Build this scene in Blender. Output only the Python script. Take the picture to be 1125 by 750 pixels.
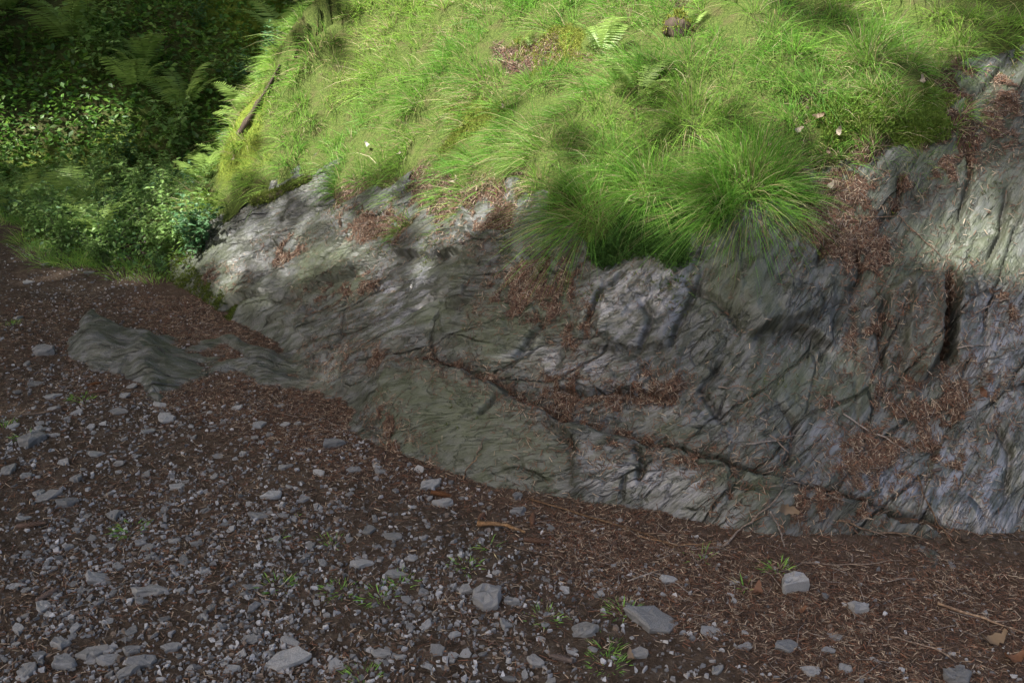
import bpy, math
import numpy as np
from mathutils import Vector, Matrix

# ------------------------------------------------------------------ camera, sky, sun, exposure
for o in list(bpy.data.objects):
    bpy.data.objects.remove(o)
scene = bpy.context.scene
COL = scene.collection
R = math.radians
W0, H0 = 1125.0, 750.0                      # size of the photograph the pixel notes refer to
PITCH, CAMZ = R(20.0), 1.6
FPX = (W0 / 2) / math.tan(R(30.0))
cam_d = bpy.data.cameras.new('camera'); cam = bpy.data.objects.new('camera', cam_d); COL.objects.link(cam)
cam.location = (0, 0, CAMZ); cam.rotation_euler = (math.pi / 2 - PITCH, 0, 0)
cam_d.sensor_width = 36; cam_d.lens = 18 / math.tan(R(30.0)); cam_d.clip_start = .05; cam_d.clip_end = 500
scene.camera = cam

SUN = np.array([-0.50, -0.30, 0.80]); SUN /= np.linalg.norm(SUN)      # towards the sun
world = bpy.data.worlds.new('World'); scene.world = world; world.use_nodes = True
wn = world.node_tree.nodes; wl = world.node_tree.links
sky = wn.new('ShaderNodeTexSky'); sky.sky_type = 'NISHITA'; sky.sun_disc = False
sky.sun_elevation = math.asin(SUN[2]); sky.sun_rotation = math.atan2(SUN[0], SUN[1])
sky.dust_density = 7.0; sky.ozone_density = .4; sky.air_density = 1.0
wl.new(sky.outputs[0], wn['Background'].inputs[0]); wn['Background'].inputs[1].default_value = .12
sun_d = bpy.data.lights.new('sun', 'SUN'); sun_d.energy = 5.0; sun_d.angle = R(.9); sun_d.color = (1, .96, .9)
sun = bpy.data.objects.new('sun', sun_d); COL.objects.link(sun); sun.location = tuple(SUN * 30)
sun.rotation_euler = Vector(tuple(SUN)).to_track_quat('Z', 'Y').to_euler()
vs = scene.view_settings; vs.view_transform = 'Standard'; vs.look = 'None'; vs.gamma = 1; vs.exposure = 1.8
vs.use_curve_mapping = False
scene.cycles.use_denoising = True; scene.cycles.denoising_input_passes = 'RGB_ALBEDO_NORMAL'; scene.cycles.denoising_prefilter = 'ACCURATE'; scene.cycles.use_adaptive_sampling = False; scene.cycles.max_bounces = 6; scene.cycles.diffuse_bounces = 3; scene.cycles.glossy_bounces = 2
scene.cycles.transmission_bounces = 4; scene.cycles.transparent_max_bounces = 4

rng = np.random.default_rng(11)

# ------------------------------------------------------------------ numeric helpers
_tab = np.random.default_rng(5).random((256, 256))
def vnoise(x, y, seed=0):
    x = np.asarray(x, float) + seed * 17.31; y = np.asarray(y, float) + seed * 9.77
    xi = np.floor(x).astype(int); yi = np.floor(y).astype(int); fx = x - xi; fy = y - yi
    fx = fx * fx * fx * (fx * (fx * 6 - 15) + 10); fy = fy * fy * fy * (fy * (fy * 6 - 15) + 10)
    a = _tab[xi & 255, yi & 255]; b = _tab[(xi + 1) & 255, yi & 255]
    c = _tab[xi & 255, (yi + 1) & 255]; d = _tab[(xi + 1) & 255, (yi + 1) & 255]
    return (a + (b - a) * fx) * (1 - fy) + (c + (d - c) * fx) * fy
def fbm(x, y, seed=0, oct=4, gain=.5):
    s = 0; a = 1; n = 0
    for k in range(oct):
        s = s + a * (vnoise(x * 2.03 ** k, y * 2.03 ** k, seed + k * 3) * 2 - 1); n += a; a *= gain
    return s / n
def cells(x, y, seed):
    """jittered cells: random offset and tilt of each, gap to the nearest border"""
    xi = np.floor(x).astype(int); yi = np.floor(y).astype(int); b1 = np.full(x.shape, 9.); b2 = np.full(x.shape, 9.); val = np.zeros(x.shape)
    for i in (-1, 0, 1):
        for j in (-1, 0, 1):
            cx = xi + i; cy = yi + j; h = lambda k: _tab[(cx + 31 * k + seed * 57) & 255, (cy + 17 * k + seed * 91) & 255]
            dx = x - cx - h(1); dy = y - cy - h(2); d = dx * dx + dy * dy; m = d < b1
            v = (h(3) - .5) + (h(4) - .5) * dx * 1.3 + (h(5) - .5) * dy * 1.3
            b2 = np.where(m, b1, np.minimum(b2, d)); val = np.where(m, v, val); b1 = np.where(m, d, b1)
    return val, np.sqrt(b2) - np.sqrt(b1)
def sstep(a, b, x):
    t = np.clip((x - a) / (b - a), 0, 1); return t * t * (3 - 2 * t)
SP, CP = math.sin(PITCH), math.cos(PITCH)
def rays(px, py):
    dx = (np.asarray(px, float) - W0 / 2) / FPX; dy = (H0 / 2 - np.asarray(py, float)) / FPX
    return np.stack([dx, CP + dy * SP, -SP + dy * CP], -1)
def project(P):
    X = P[..., 0]; Y = P[..., 1]; Z = P[..., 2] - CAMZ
    zc = np.maximum(Y * CP - Z * SP, 1e-3); yc = Y * SP + Z * CP
    return W0 / 2 + FPX * X / zc, H0 / 2 - FPX * yc / zc
def on_plane(px, py, z=0.0):
    d = rays(px, py); t = (z - CAMZ) / d[..., 2]
    return (d * t[..., None])[..., :2]

def polydist(X, Y, P, closed=False):
    """distance to a polyline, side (+1 left of its run), position along it 0..1"""
    P = np.asarray(P, float); n = len(P); segs = n if closed else n - 1
    best = np.full(X.shape, 1e9); side = np.zeros(X.shape); par = np.zeros(X.shape)
    L = np.linalg.norm(np.diff(np.vstack([P, P[:1]]) if closed else P, axis=0), axis=1); tot = L.sum(); acc = 0
    for i in range(segs):
        a = P[i]; b = P[(i + 1) % n]; e = b - a; l2 = max(e @ e, 1e-12)
        t = np.clip(((X - a[0]) * e[0] + (Y - a[1]) * e[1]) / l2, 0, 1)
        dx = X - a[0] - t * e[0]; dy = Y - a[1] - t * e[1]; d = dx * dx + dy * dy
        m = d < best
        best = np.where(m, d, best); side = np.where(m, np.sign(e[0] * dy - e[1] * dx), side)
        par = np.where(m, (acc + t * L[i]) / tot, par); acc += L[i]
    return np.sqrt(best), side, par
def inside(X, Y, P):
    """signed distance to a polygon, positive inside"""
    P = np.asarray(P, float); d, _, _ = polydist(X, Y, P, True)
    c = np.zeros(X.shape, bool); n = len(P)
    for i in range(n):
        x1, y1 = P[i]; x2, y2 = P[(i + 1) % n]
        if y1 == y2: continue
        m = ((y1 > Y) != (y2 > Y)) & (X < (x2 - x1) * (Y - y1) / (y2 - y1) + x1); c ^= m
    return np.where(c, d, -d)

# ------------------------------------------------------------------ lie of the land
foot_px = [(165, 297), (210, 327), (255, 354), (320, 402), (385, 462), (450, 503), (520, 527), (640, 562), (740, 582),
           (835, 600), (900, 596), (1000, 594), (1125, 612)]
foot = on_plane(*np.array(foot_px, float).T)
foot = np.vstack([[(-1.2, 16.), (-2.0, 11.), (-2.5, 8.), (-2.62, 6.7), (-2.48, 5.9)], foot, [(2.6, 2.0), (4.5, 1.6), (9, 1.4)]])
def chaikin(P):
    Q = [P[0]]
    for a, b in zip(P[:-1], P[1:]): Q += [a * .75 + b * .25, a * .25 + b * .75]
    return np.array(Q + [P[-1]])
foot = chaikin(foot)
_pd = np.linspace(0, 12, 1201)
_ang = np.interp(_pd, [0, .1, .28, .4, 1.0, 1.35, 2.6, 4, 12], [30, 36, 44, 49, 48, 36, 33, 26, 14])
_ph = np.concatenate([[0], np.cumsum(np.tan(np.radians(_ang))[:-1] * .01)])
NOSE = float(polydist(np.array([-2.2]), np.array([5.25]), foot)[2][0])
def foot_d(X, Y):
    d, s, p = polydist(X, Y, foot); return d * np.where(s > 0, 1, -1)
def H(X, Y):
    X = np.asarray(X, float); Y = np.asarray(Y, float)
    dd, s_, p_ = polydist(X, Y, foot); dd = dd * np.where(s_ > 0, 1, -1); d = np.maximum(dd, 0)
    h = np.interp(d, _pd, _ph) * (1 + .42 * (1 - sstep(NOSE - .06, NOSE + .035, p_)) * sstep(0, .3, d))
    return h + np.minimum(d, 1) * (.07 * fbm(X * .8, Y * .8, 3, 2)) * np.minimum(1, d * 2 + .2)
_cx = np.arange(-4, 6.01, .04); _cy = np.arange(.4, 14.01, .04)
_CX, _CY = np.meshgrid(_cx, _cy, indexing='ij'); _CH = H(_CX, _CY)
def Hq(x, y):                                    # quick bilinear look-up of H
    fx = np.clip((np.asarray(x) + 4) / .04, 0, len(_cx) - 1.001); fy = np.clip((np.asarray(y) - .4) / .04, 0, len(_cy) - 1.001)
    i = fx.astype(int); j = fy.astype(int); a = fx - i; b = fy - j
    return (_CH[i, j] * (1 - a) + _CH[i + 1, j] * a) * (1 - b) + (_CH[i, j + 1] * (1 - a) + _CH[i + 1, j + 1] * a) * b
def cast(px, py):
    """photo pixels -> points on the bare land"""
    px = np.atleast_1d(np.asarray(px, float)); py = np.atleast_1d(np.asarray(py, float)); d = rays(px, py)
    ts = np.arange(1.2, 14, .01); hit = np.full(px.shape, 14.0); done = np.zeros(px.shape, bool)
    for t in ts:
        p = d * t; below = (p[:, 2] + CAMZ < Hq(p[:, 0], p[:, 1])) & ~done
        hit[below] = t; done |= below
    P = d * hit[:, None]; P[:, 2] += CAMZ
    return P
def castxy(pts): return cast(*np.array(pts, float).T)[:, :2]

# ------------------------------------------------------------------ mesh helpers
def mesh_obj(name, co, faces, mat, parent=None, smooth=True, attrs=None, seams=None):
    """faces: int array (n,3) or (n,4), or a list of index tuples"""
    me = bpy.data.meshes.new(name)
    co = np.ascontiguousarray(co, np.float32)
    if isinstance(faces, np.ndarray):
        k = faces.shape[1]; nf = len(faces)
        me.vertices.add(len(co)); me.vertices.foreach_set('co', co.ravel())
        me.loops.add(nf * k); me.loops.foreach_set('vertex_index', faces.astype(np.int32).ravel())
        me.polygons.add(nf); me.polygons.foreach_set('loop_start', np.arange(0, nf * k, k, dtype=np.int32))
    else:
        me.from_pydata(co.tolist(), [], faces)
    me.update(calc_edges=True)
    me.polygons.foreach_set('use_smooth', np.full(len(me.polygons), smooth))
    if attrs:
        for an, av in attrs.items():
            av = np.asarray(av, np.float32)
            if av.ndim == 1:
                a = me.attributes.new(an, 'FLOAT', 'POINT'); a.data.foreach_set('value', av)
            elif av.shape[1] == 4:
                a = me.attributes.new(an, 'FLOAT_COLOR', 'POINT'); a.data.foreach_set('color', av.ravel())
            else:
                a = me.attributes.new(an, 'FLOAT_VECTOR', 'POINT'); a.data.foreach_set('vector', av.ravel())
    if mat is not None: me.materials.append(mat)
    o = bpy.data.objects.new(name, me); COL.objects.link(o)
    if parent is not None: o.parent = parent
    return o
def tag(o, label=None, cat=None, group=None, kind=None):
    if label: o['label'] = label
    if cat: o['category'] = cat
    if group: o['group'] = group
    if kind: o['kind'] = kind
    return o
def empty(name, loc=(0, 0, 0), rz=0):
    o = bpy.data.objects.new(name, None); COL.objects.link(o); o.location = loc; o.rotation_euler = (0, 0, rz)
    o.empty_display_size = .05; return o
def rep(o, parent=None):
    c = o.copy(); COL.objects.link(c)
    if parent is not None: c.parent = parent
    return c
def compact(co, faces, attrs):
    used = np.zeros(len(co), bool); used[faces.ravel()] = True
    idx = np.cumsum(used) - 1
    return co[used], idx[faces], {k: v[used] for k, v in attrs.items()}
def grid_faces(nx, ny):
    i, j = np.meshgrid(np.arange(nx - 1), np.arange(ny - 1), indexing='ij'); a = (i * ny + j).ravel()
    return np.stack([a, a + ny, a + ny + 1, a + 1], 1)

# ------------------------------------------------------------------ materials
def new_mat(name):
    m = bpy.data.materials.new(name); m.use_nodes = True
    return m, m.node_tree, m.node_tree.nodes['Principled BSDF']
class NT:
    def __init__(s, nt): s.nt = nt
    def n(s, t, **kw):
        x = s.nt.nodes.new(t)
        for k, v in kw.items(): setattr(x, k, v)
        return x
    def l(s, a, b): s.nt.links.new(a, b)
    def attr(s, name): return s.n('ShaderNodeAttribute', attribute_name=name)
    def noise(s, vec, scale, detail=4, rough=.55, dist=0):
        x = s.n('ShaderNodeTexNoise'); x.inputs['Scale'].default_value = scale; x.inputs['Detail'].default_value = detail
        x.inputs['Roughness'].default_value = rough; x.inputs['Distortion'].default_value = dist
        if vec is not None: s.l(vec, x.inputs['Vector'])
        return x.outputs['Fac']
    def ramp(s, fac, stops):
        x = s.n('ShaderNodeValToRGB'); e = x.color_ramp.elements
        while len(e) < len(stops): e.new(.5)
        for el, (p, c) in zip(e, stops):
            el.position = p; el.color = (*c, 1) if len(c) == 3 else c
        s.l(fac, x.inputs[0]); return x.outputs[0]
    def mix(s, fac, a, b, mode='MIX'):
        x = s.n('ShaderNodeMix', data_type='RGBA', blend_type=mode)
        for sock, v in ((x.inputs[0], fac), (x.inputs[6], a), (x.inputs[7], b)):
            if hasattr(v, 'is_linked'): s.l(v, sock)
            elif isinstance(v, (int, float)): sock.default_value = v
            else: sock.default_value = (*v, 1)
        return x.outputs[2]
    def math(s, op, a, b=0.0):
        x = s.n('ShaderNodeMath', operation=op)
        for sock, v in zip(x.inputs, (a, b)):
            if hasattr(v, 'is_linked'): s.l(v, sock)
            else: sock.default_value = v
        return x.outputs[0]
    def mapr(s, v, a, b, c, d):
        x = s.n('ShaderNodeMapRange'); s.l(v, x.inputs[0])
        for k, q in zip((1, 2, 3, 4), (a, b, c, d)): x.inputs[k].default_value = q
        return x.outputs[0]
    def bump(s, h, strength, dist, prev=None):
        x = s.n('ShaderNodeBump'); x.inputs['Strength'].default_value = strength; x.inputs['Distance'].default_value = dist
        s.l(h, x.inputs['Height'])
        if prev is not None: s.l(prev, x.inputs['Normal'])
        return x.outputs[0]
    def scalevec(s, v, sc):
        x = s.n('ShaderNodeMapping'); s.l(v, x.inputs[0]); x.inputs['Scale'].default_value = sc; return x.outputs[0]
    def pos(s): return s.n('ShaderNodeTexCoord').outputs['Object']

def mat_rock():
    m, nt, b = new_mat('slate_rock'); t = NT(nt)
    fol = t.attr('fol').outputs['Vector']; pos = t.pos()
    def steps(n, k, e):
        f = t.math('MULTIPLY', n, k); fr = t.math('FRACT', f); return t.math('DIVIDE', t.math('ADD', t.math('SUBTRACT', f, fr), t.mapr(fr, 0, e, 0, 1)), k)
    st = t.noise(t.scalevec(fol, (2.6, 48, 1)), 1, 5, .66, .15)
    st2 = t.noise(t.scalevec(fol, (6, 110, 1)), 1, 3, .6, .1)
    fl = t.noise(t.scalevec(fol, (5, 20, 1)), 1, 4, .55, .3)
    flake = steps(fl, 9, .3)
    big = t.noise(pos, 3.2, 5, .65); mid = t.noise(t.scalevec(fol, (8, 26, 1)), 1, 5, .62, .15); fine = t.noise(pos, 130, 2, .6)
    c = t.ramp(big, [(.32, (.024, .028, .018)), (.47, (.039, .044, .031)), (.60, (.056, .060, .047)), (.72, (.086, .088, .083))])
    sheen = t.attr('sheen').outputs['Fac']
    c = t.mix(t.math('MULTIPLY', t.mapr(mid, .46, .56, 0, .7), t.mapr(sheen, 0, 1, .45, 1.1)), c, (.145, .146, .168))  # pale mica plus sky sheen painted into the colour, strongest in glossy patches
    c = t.mix(t.mapr(mid, .47, .36, 0, .75), c, (.020, .022, .016))
    c = t.mix(t.mapr(st, .57, .63, 0, .55), c, (.022, .023, .018))
    c = t.mix(t.mapr(fine, .60, .72, 0, .55), c, (.16, .16, .168))
    c = t.mix(t.mapr(st2, .58, .66, 0, .45), c, (.03, .03, .026))
    vein = t.noise(t.scalevec(fol, (2.2, 10, 1)), 1, 5, .62, 1.0); vl = t.math('ABSOLUTE', t.math('SUBTRACT', vein, .5))
    c = t.mix(t.math('MULTIPLY', t.mapr(vl, .0, .010, .65, 0), t.attr('plain').outputs['Fac']), c, (.022, .021, .018))
    def cracks(sc, warp, wsc, thick, mscale, m0, m1):
        nz = t.n('ShaderNodeTexNoise'); nz.inputs['Scale'].default_value = wsc; nz.inputs['Detail'].default_value = 3; t.l(fol, nz.inputs['Vector'])
        off = t.n('ShaderNodeVectorMath', operation='MULTIPLY_ADD'); t.l(nz.outputs['Color'], off.inputs[0]); off.inputs[1].default_value = (warp, warp, 0); t.l(fol, off.inputs[2])
        vo = t.n('ShaderNodeTexVoronoi', feature='DISTANCE_TO_EDGE', voronoi_dimensions='2D'); vo.inputs['Scale'].default_value = 1; t.l(t.scalevec(off.outputs[0], sc), vo.inputs['Vector'])
        line = t.mapr(vo.outputs['Distance'], 0, thick, 1, 0); return t.math('MULTIPLY', line, t.mapr(t.noise(pos, mscale, 2), m0, m1, 0, 1))
    c1 = cracks((1.7, 6.0, 1), .05, 6, .035, 2.6, .45, .58); c2_ = cracks((3.2, 20, 1), .03, 14, .05, 5, .52, .64)
    sm = t.attr('plain').outputs['Fac']; ck = t.math('MULTIPLY', t.math('MAXIMUM', c1, t.math('MULTIPLY', c2_, .4)), sm)
    c = t.mix(t.math('MULTIPLY', ck, .9), c, (.016, .015, .012))
    gr = t.attr('green').outputs['Fac']
    gfac = t.math('MULTIPLY', gr, t.mapr(t.noise(pos, 26, 5, .65), .35, .60, .5, 1))
    c = t.mix(t.math('MULTIPLY', gfac, .8), c, (.058, .070, .036))
    dk = t.attr('dark').outputs['Fac']
    c = t.mix(t.math('MULTIPLY', dk, .65), c, (.028, .026, .02))
    nt.links.new(c, b.inputs['Base Color'])
    r = t.math('SUBTRACT', t.mapr(mid, .3, .75, .52, .34), t.math('MULTIPLY', sheen, .16))
    nt.links.new(t.mapr(sheen, 0, 1, .32, 1.0), b.inputs['Specular IOR Level']); nt.links.new(r, b.inputs['Roughness'])
    n0 = t.bump(t.mapr(vl, 0, .02, 0, 1), .6, .012, t.bump(t.math('SUBTRACT', 1.0, ck), .9, .018, t.bump(flake, .5, .03))); n1 = t.bump(st, .45, .018, n0); n2 = t.bump(st2, .3, .006, n1); n3 = t.bump(mid, .4, .010, n2); n4 = t.bump(fine, .4, .003, n3)
    nt.links.new(n4, b.inputs['Normal']); return m
def mat_ground():
    m, nt, b = new_mat('forest_path_soil'); t = NT(nt); pos = t.pos()
    big = t.noise(pos, 2.2, 4); mid = t.noise(pos, 24, 6, .65); fine = t.noise(pos, 160, 4, .65)
    red = t.attr('red').outputs['Fac']
    soil = t.ramp(mid, [(.3, (.019, .014, .010)), (.5, (.046, .035, .026)), (.7, (.09, .071, .055))])
    lit = t.ramp(fine, [(.3, (.02, .015, .012)), (.48, (.055, .036, .027)), (.62, (.10, .066, .046)), (.75, (.18, .13, .09))])
    f = t.math('ADD', t.math('MULTIPLY', red, .75), t.mapr(big, .4, .7, 0, .35))
    c = t.mix(f, soil, lit)
    c = t.mix(t.mapr(t.noise(pos, 75, 3, .5), .60, .68, 0, .5), c, (.13, .125, .13))
    nt.links.new(c, b.inputs['Base Color']); b.inputs['Roughness'].default_value = .9; b.inputs['Specular IOR Level'].default_value = .05
    n1 = t.bump(mid, .8, .02); n2 = t.bump(fine, .9, .006, n1); nt.links.new(n2, b.inputs['Normal']); return m
def mat_litter():
    m, nt, b = new_mat('needle_litter'); t = NT(nt); pos = t.pos()
    fine = t.noise(pos, 150, 5, .7); mid = t.noise(pos, 30, 4)
    c = t.ramp(fine, [(.3, (.014, .010, .008)), (.48, (.042, .025, .017)), (.62, (.08, .047, .03)), (.78, (.17, .115, .075))])
    c = t.mix(t.mapr(mid, .4, .7, 0, .6), c, (.045, .03, .02))
    nt.links.new(c, b.inputs['Base Color']); b.inputs['Roughness'].default_value = .9; b.inputs['Specular IOR Level'].default_value = .12
    n1 = t.bump(mid, .8, .015); n2 = t.bump(fine, 1, .006, n1); nt.links.new(n2, b.inputs['Normal']); return m
def mat_turf():
    m, nt, b = new_mat('turf_soil'); t = NT(nt); pos = t.pos()
    mid = t.noise(pos, 12, 5, .6); fine = t.noise(pos, 110, 5, .7); moss = t.attr('moss').outputs['Fac']; br = t.attr('brown').outputs['Fac']
    c = t.ramp(fine, [(.3, (.02, .028, .008)), (.5, (.055, .08, .018)), (.7, (.11, .135, .035))])
    c = t.mix(t.mapr(mid, .5, .68, 0, .7), c, (.075, .066, .03))
    mc = t.ramp(fine, [(.3, (.03, .045, .008)), (.5, (.095, .13, .018)), (.72, (.19, .22, .035))])
    c = t.mix(moss, c, mc)
    bc = t.ramp(fine, [(.3, (.018, .012, .009)), (.5, (.048, .031, .022)), (.72, (.12, .086, .06))])
    c = t.mix(br, c, bc)
    nt.links.new(c, b.inputs['Base Color']); b.inputs['Roughness'].default_value = .95; b.inputs['Specular IOR Level'].default_value = .1
    n1 = t.bump(mid, .8, .03); n2 = t.bump(fine, 1, .01, n1); nt.links.new(n2, b.inputs['Normal']); return m
def mat_leaf(name, transl=.4, rough=.5, spec=.35, attr='col', tint=None):
    m, nt, b = new_mat(name); t = NT(nt)
    a = t.attr(attr).outputs['Color']
    if tint is not None:
        r = t.n('ShaderNodeObjectInfo').outputs['Random']
        a = t.mix(t.math('MULTIPLY', r, .6), a, tint)
    nt.links.new(a, b.inputs['Base Color']); b.inputs['Roughness'].default_value = rough; b.inputs['Specular IOR Level'].default_value = spec
    tr = t.n('ShaderNodeBsdfTranslucent'); nt.links.new(t.mix(.5, a, a, 'SCREEN'), tr.inputs[0])
    mx = t.n('ShaderNodeMixShader'); mx.inputs[0].default_value = transl
    nt.links.new(b.outputs[0], mx.inputs[1]); nt.links.new(tr.outputs[0], mx.inputs[2])
    nt.links.new(mx.outputs[0], nt.nodes['Material Output'].inputs[0]); return m
def mat_simple(name, stops, scale=40, rough=.7, spec=.3, bump=.4, bd=.004, rand=0., attr=None, stretch=None):
    m, nt, b = new_mat(name); t = NT(nt); pos = t.pos()
    if stretch: pos = t.scalevec(pos, stretch)
    f = t.noise(pos, scale, 5, .62); c = t.ramp(f, stops)
    if rand:
        r = t.n('ShaderNodeObjectInfo').outputs['Random']
        hsv = t.n('ShaderNodeHueSaturation'); t.l(c, hsv.inputs['Color']); t.l(t.mapr(r, 0, 1, 1 - rand, 1 + rand), hsv.inputs['Value'])
        t.l(t.mapr(t.math('FRACT', t.math('MULTIPLY', r, 7.3)), 0, 1, .4, 1.5), hsv.inputs['Saturation']); c = hsv.outputs[0]
    if attr: c = t.mix(1.0, c, t.attr(attr).outputs['Color'], 'MULTIPLY')
    nt.links.new(c, b.inputs['Base Color']); b.inputs['Roughness'].default_value = rough; b.inputs['Specular IOR Level'].default_value = spec
    nt.links.new(t.bump(f, bump, bd), b.inputs['Normal']); return m
M = dict(rock=mat_rock(), ground=mat_ground(), litter=mat_litter(), turf=mat_turf(),
         grass=mat_leaf('grass_blades', .42, .55, .3), leaf=mat_leaf('green_leaves', .35, .5, .4), moss=mat_leaf('moss_sprigs', .25, .8, .1),
         needle=mat_leaf('spruce_needles', .0, .7, .12), fern=mat_leaf('fern_fronds', .4, .5, .35),
         deadleaf=mat_leaf('dry_leaves', .2, .6, .3),
         stone=mat_simple('slate_stone', [(.3, (.092, .093, .092)), (.5, (.16, .16, .16)), (.72, (.26, .26, .262))], 45, .55, .45, .6, .006, .38, stretch=(1, 1, 5)),
         gravel=mat_simple('slate_gravel', [(.3, (.6, .6, .6)), (.6, (1, 1, 1))], 60, .6, .4, .3, .002, 0, 'col'),
         twig=mat_simple('twig_bark', [(.3, (.055, .036, .026)), (.55, (.14, .10, .072)), (.75, (.26, .205, .155))], 90, .85, .2, .5, .002, .45),
         cone=mat_simple('cone_scales', [(.3, (.045, .022, .014)), (.6, (.10, .052, .03)), (.8, (.17, .095, .058))], 90, .7, .3, .3, .002, .3),
         bark=mat_simple('tree_bark', [(.3, (.03, .022, .017)), (.6, (.07, .052, .04)), (.8, (.11, .09, .07))], 14, .9, .15, .8, .02, 0, None, (1, 1, .25)),
         stem=mat_simple('green_stem', [(.3, (.05, .06, .02)), (.7, (.10, .11, .04))], 30, .7, .2, .2, .002, .2))

# ------------------------------------------------------------------ traced regions (photo pixels laid onto the land)
def region(X, Y, polys, warp=.03, seed=0, f=9):
    wx = X + warp * fbm(X * f, Y * f, seed, 3); wy = Y + warp * fbm(X * f, Y * f, seed + 40, 3)
    out = np.full(X.shape, -9.)
    for p in polys: out = np.maximum(out, inside(wx, wy, castxy(p)))
    return out
TURF = [[(160, 262), (200, 226), (235, 205), (262, 216), (300, 217), (345, 193), (362, 212), (375, 244), (428, 232), (436, 258), (455, 266), (500, 262), (520, 240), (572, 244),
         (588, 225), (605, 262), (660, 286), (738, 297), (765, 268), (800, 246), (890, 250), (905, 215), (895, 200), (950, 206), (1000, 194), (1045, 172), (1085, 150),
         (1093, 110), (1085, 74), (1125, 55), (1300, 40), (1500, -40), (1300, -200), (700, -60), (330, -40), (290, 60), (240, 140), (195, 205)]]
BROWN = [[(362, 215), (400, 200), (470, 190), (560, 196), (592, 218), (575, 248), (520, 245), (500, 268), (450, 272), (425, 240), (372, 250)],
         [(1035, 80), (1095, 66), (1100, 110), (1090, 155), (1045, 180), (1000, 200), (950, 215), (890, 210), (880, 185), (940, 172), (1000, 168), (1040, 140), (1025, 110)],
         [(960, 178), (1010, 165), (1035, 185), (1000, 195)], [(870, 120), (900, 105), (905, 130), (880, 150)], [(735, 15), (760, 10), (755, 45), (735, 45)],
         [(530, 60), (620, 50), (640, 75), (560, 90)]]
MOSS = [[(160, 262), (190, 215), (225, 180), (262, 145), (300, 160), (290, 190), (240, 205), (210, 232)],
        [(880, 135), (930, 110), (1000, 108), (1040, 120), (1040, 160), (1000, 165), (900, 165)],
        [(655, 252), (700, 232), (765, 228), (762, 262), (735, 296), (668, 285)],
        [(480, 120), (560, 110), (560, 140), (500, 150)], [(560, 60), (640, 40), (660, 70), (580, 90)], [(420, 250), (450, 240), (450, 265), (425, 265)]]
LITTER = [[(885, 195), (960, 200), (1040, 165), (1095, 140), (1100, 90), (1115, 100), (1108, 150), (1050, 195), (1000, 215), (950, 225), (895, 225)], [(590, 288), (640, 285), (625, 335), (600, 350), (560, 345), (530, 345), (540, 320), (565, 300)],
          [(370, 232), (430, 228), (500, 240), (530, 232), (575, 235), (540, 262), (490, 262), (440, 262), (410, 270), (380, 255)],
          [(405, 392), (460, 396), (520, 410), (560, 430), (600, 447), (640, 468), (700, 488), (800, 515), (850, 535), (840, 548), (760, 522), (690, 500), (640, 495), (600, 458), (540, 434), (470, 408), (400, 404)],
          [(595, 425), (650, 428), (700, 424), (750, 430), (760, 440), (700, 442), (650, 446), (600, 440)],
          [(900, 445), (930, 430), (1000, 428), (1060, 410), (1090, 425), (1100, 450), (1060, 475), (1030, 480), (980, 470), (920, 470)],
          [(905, 495), (950, 480), (1020, 488), (1075, 515), (1060, 530), (1000, 530), (960, 545), (915, 520)],
          [(1036, 305), (1049, 305), (1048, 360), (1045, 400), (1030, 405), (1034, 350)],
          [(940, 350), (975, 345), (985, 375), (960, 390), (935, 375)], [(1100, 325), (1125, 320), (1125, 355), (1100, 350)],
          [(985, 355), (1000, 350), (998, 400), (985, 400)],
          [(905, 235), (960, 240), (985, 280), (960, 320), (930, 300), (900, 270)], [(860, 235), (905, 225), (900, 262), (870, 262)],
          [(295, 270), (325, 262), (335, 275), (315, 290), (300, 290)], [(230, 300), (275, 312), (270, 322), (225, 310)], [(330, 330), (400, 300), (415, 310), (350, 340)],
          [(620, 375), (640, 340), (650, 350), (640, 390)], [(420, 460), (445, 470), (480, 520), (440, 510)], [(840, 555), (880, 545), (960, 560), (900, 590), (850, 590)],
          [(340, 385), (420, 395), (430, 405), (350, 400)], [(640, 500), (660, 490), (680, 510), (660, 520)], [(780, 545), (800, 535), (812, 560), (800, 570)]]
GREEN = [[(170, 250), (230, 225), (260, 300), (300, 335), (250, 352), (190, 315)], [(420, 430), (445, 410), (560, 435), (630, 490), (610, 530), (520, 522), (440, 495)],
         [(520, 330), (620, 290), (640, 370), (580, 400), (500, 390)], [(830, 400), (940, 385), (960, 440), (880, 470), (820, 450)],
         [(940, 260), (1040, 230), (1125, 220), (1125, 330), (1060, 310), (1010, 300), (960, 330)], [(330, 260), (420, 270), (410, 330), (330, 335)],
         [(1000, 380), (1030, 380), (1025, 415), (1005, 415)], [(700, 470), (860, 520), (840, 575), (800, 560)], [(440, 300), (520, 290), (500, 370), (430, 370)],
         [(740, 280), (850, 290), (850, 360), (740, 350)], [(880, 200), (960, 190), (960, 260), (880, 260)], [(1040, 80), (1125, 70), (1125, 230), (1020, 240), (980, 180)]]
SHEEN = [[(540, 395), (600, 360), (700, 400), (800, 470), (700, 470)], [(880, 470), (1125, 470), (1125, 600), (950, 560)], [(400, 300), (470, 290), (500, 330), (420, 380)], [(640, 310), (700, 280), (770, 300), (760, 370), (650, 380)], [(650, 510), (790, 545), (820, 590), (660, 555)], [(1050, 330), (1125, 320), (1125, 470), (1060, 420)]]
FLAT = [[(60, 398), (75, 345), (102, 334), (175, 366), (250, 352), (330, 395), (400, 412), (440, 450), (440, 505), (385, 482), (320, 442), (260, 415), (205, 428), (175, 462), (150, 440), (120, 412)], [(175, 468), (215, 455), (210, 480)], [(985, 600), (1030, 597), (1068, 625), (1055, 650), (1015, 635)]]

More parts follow.
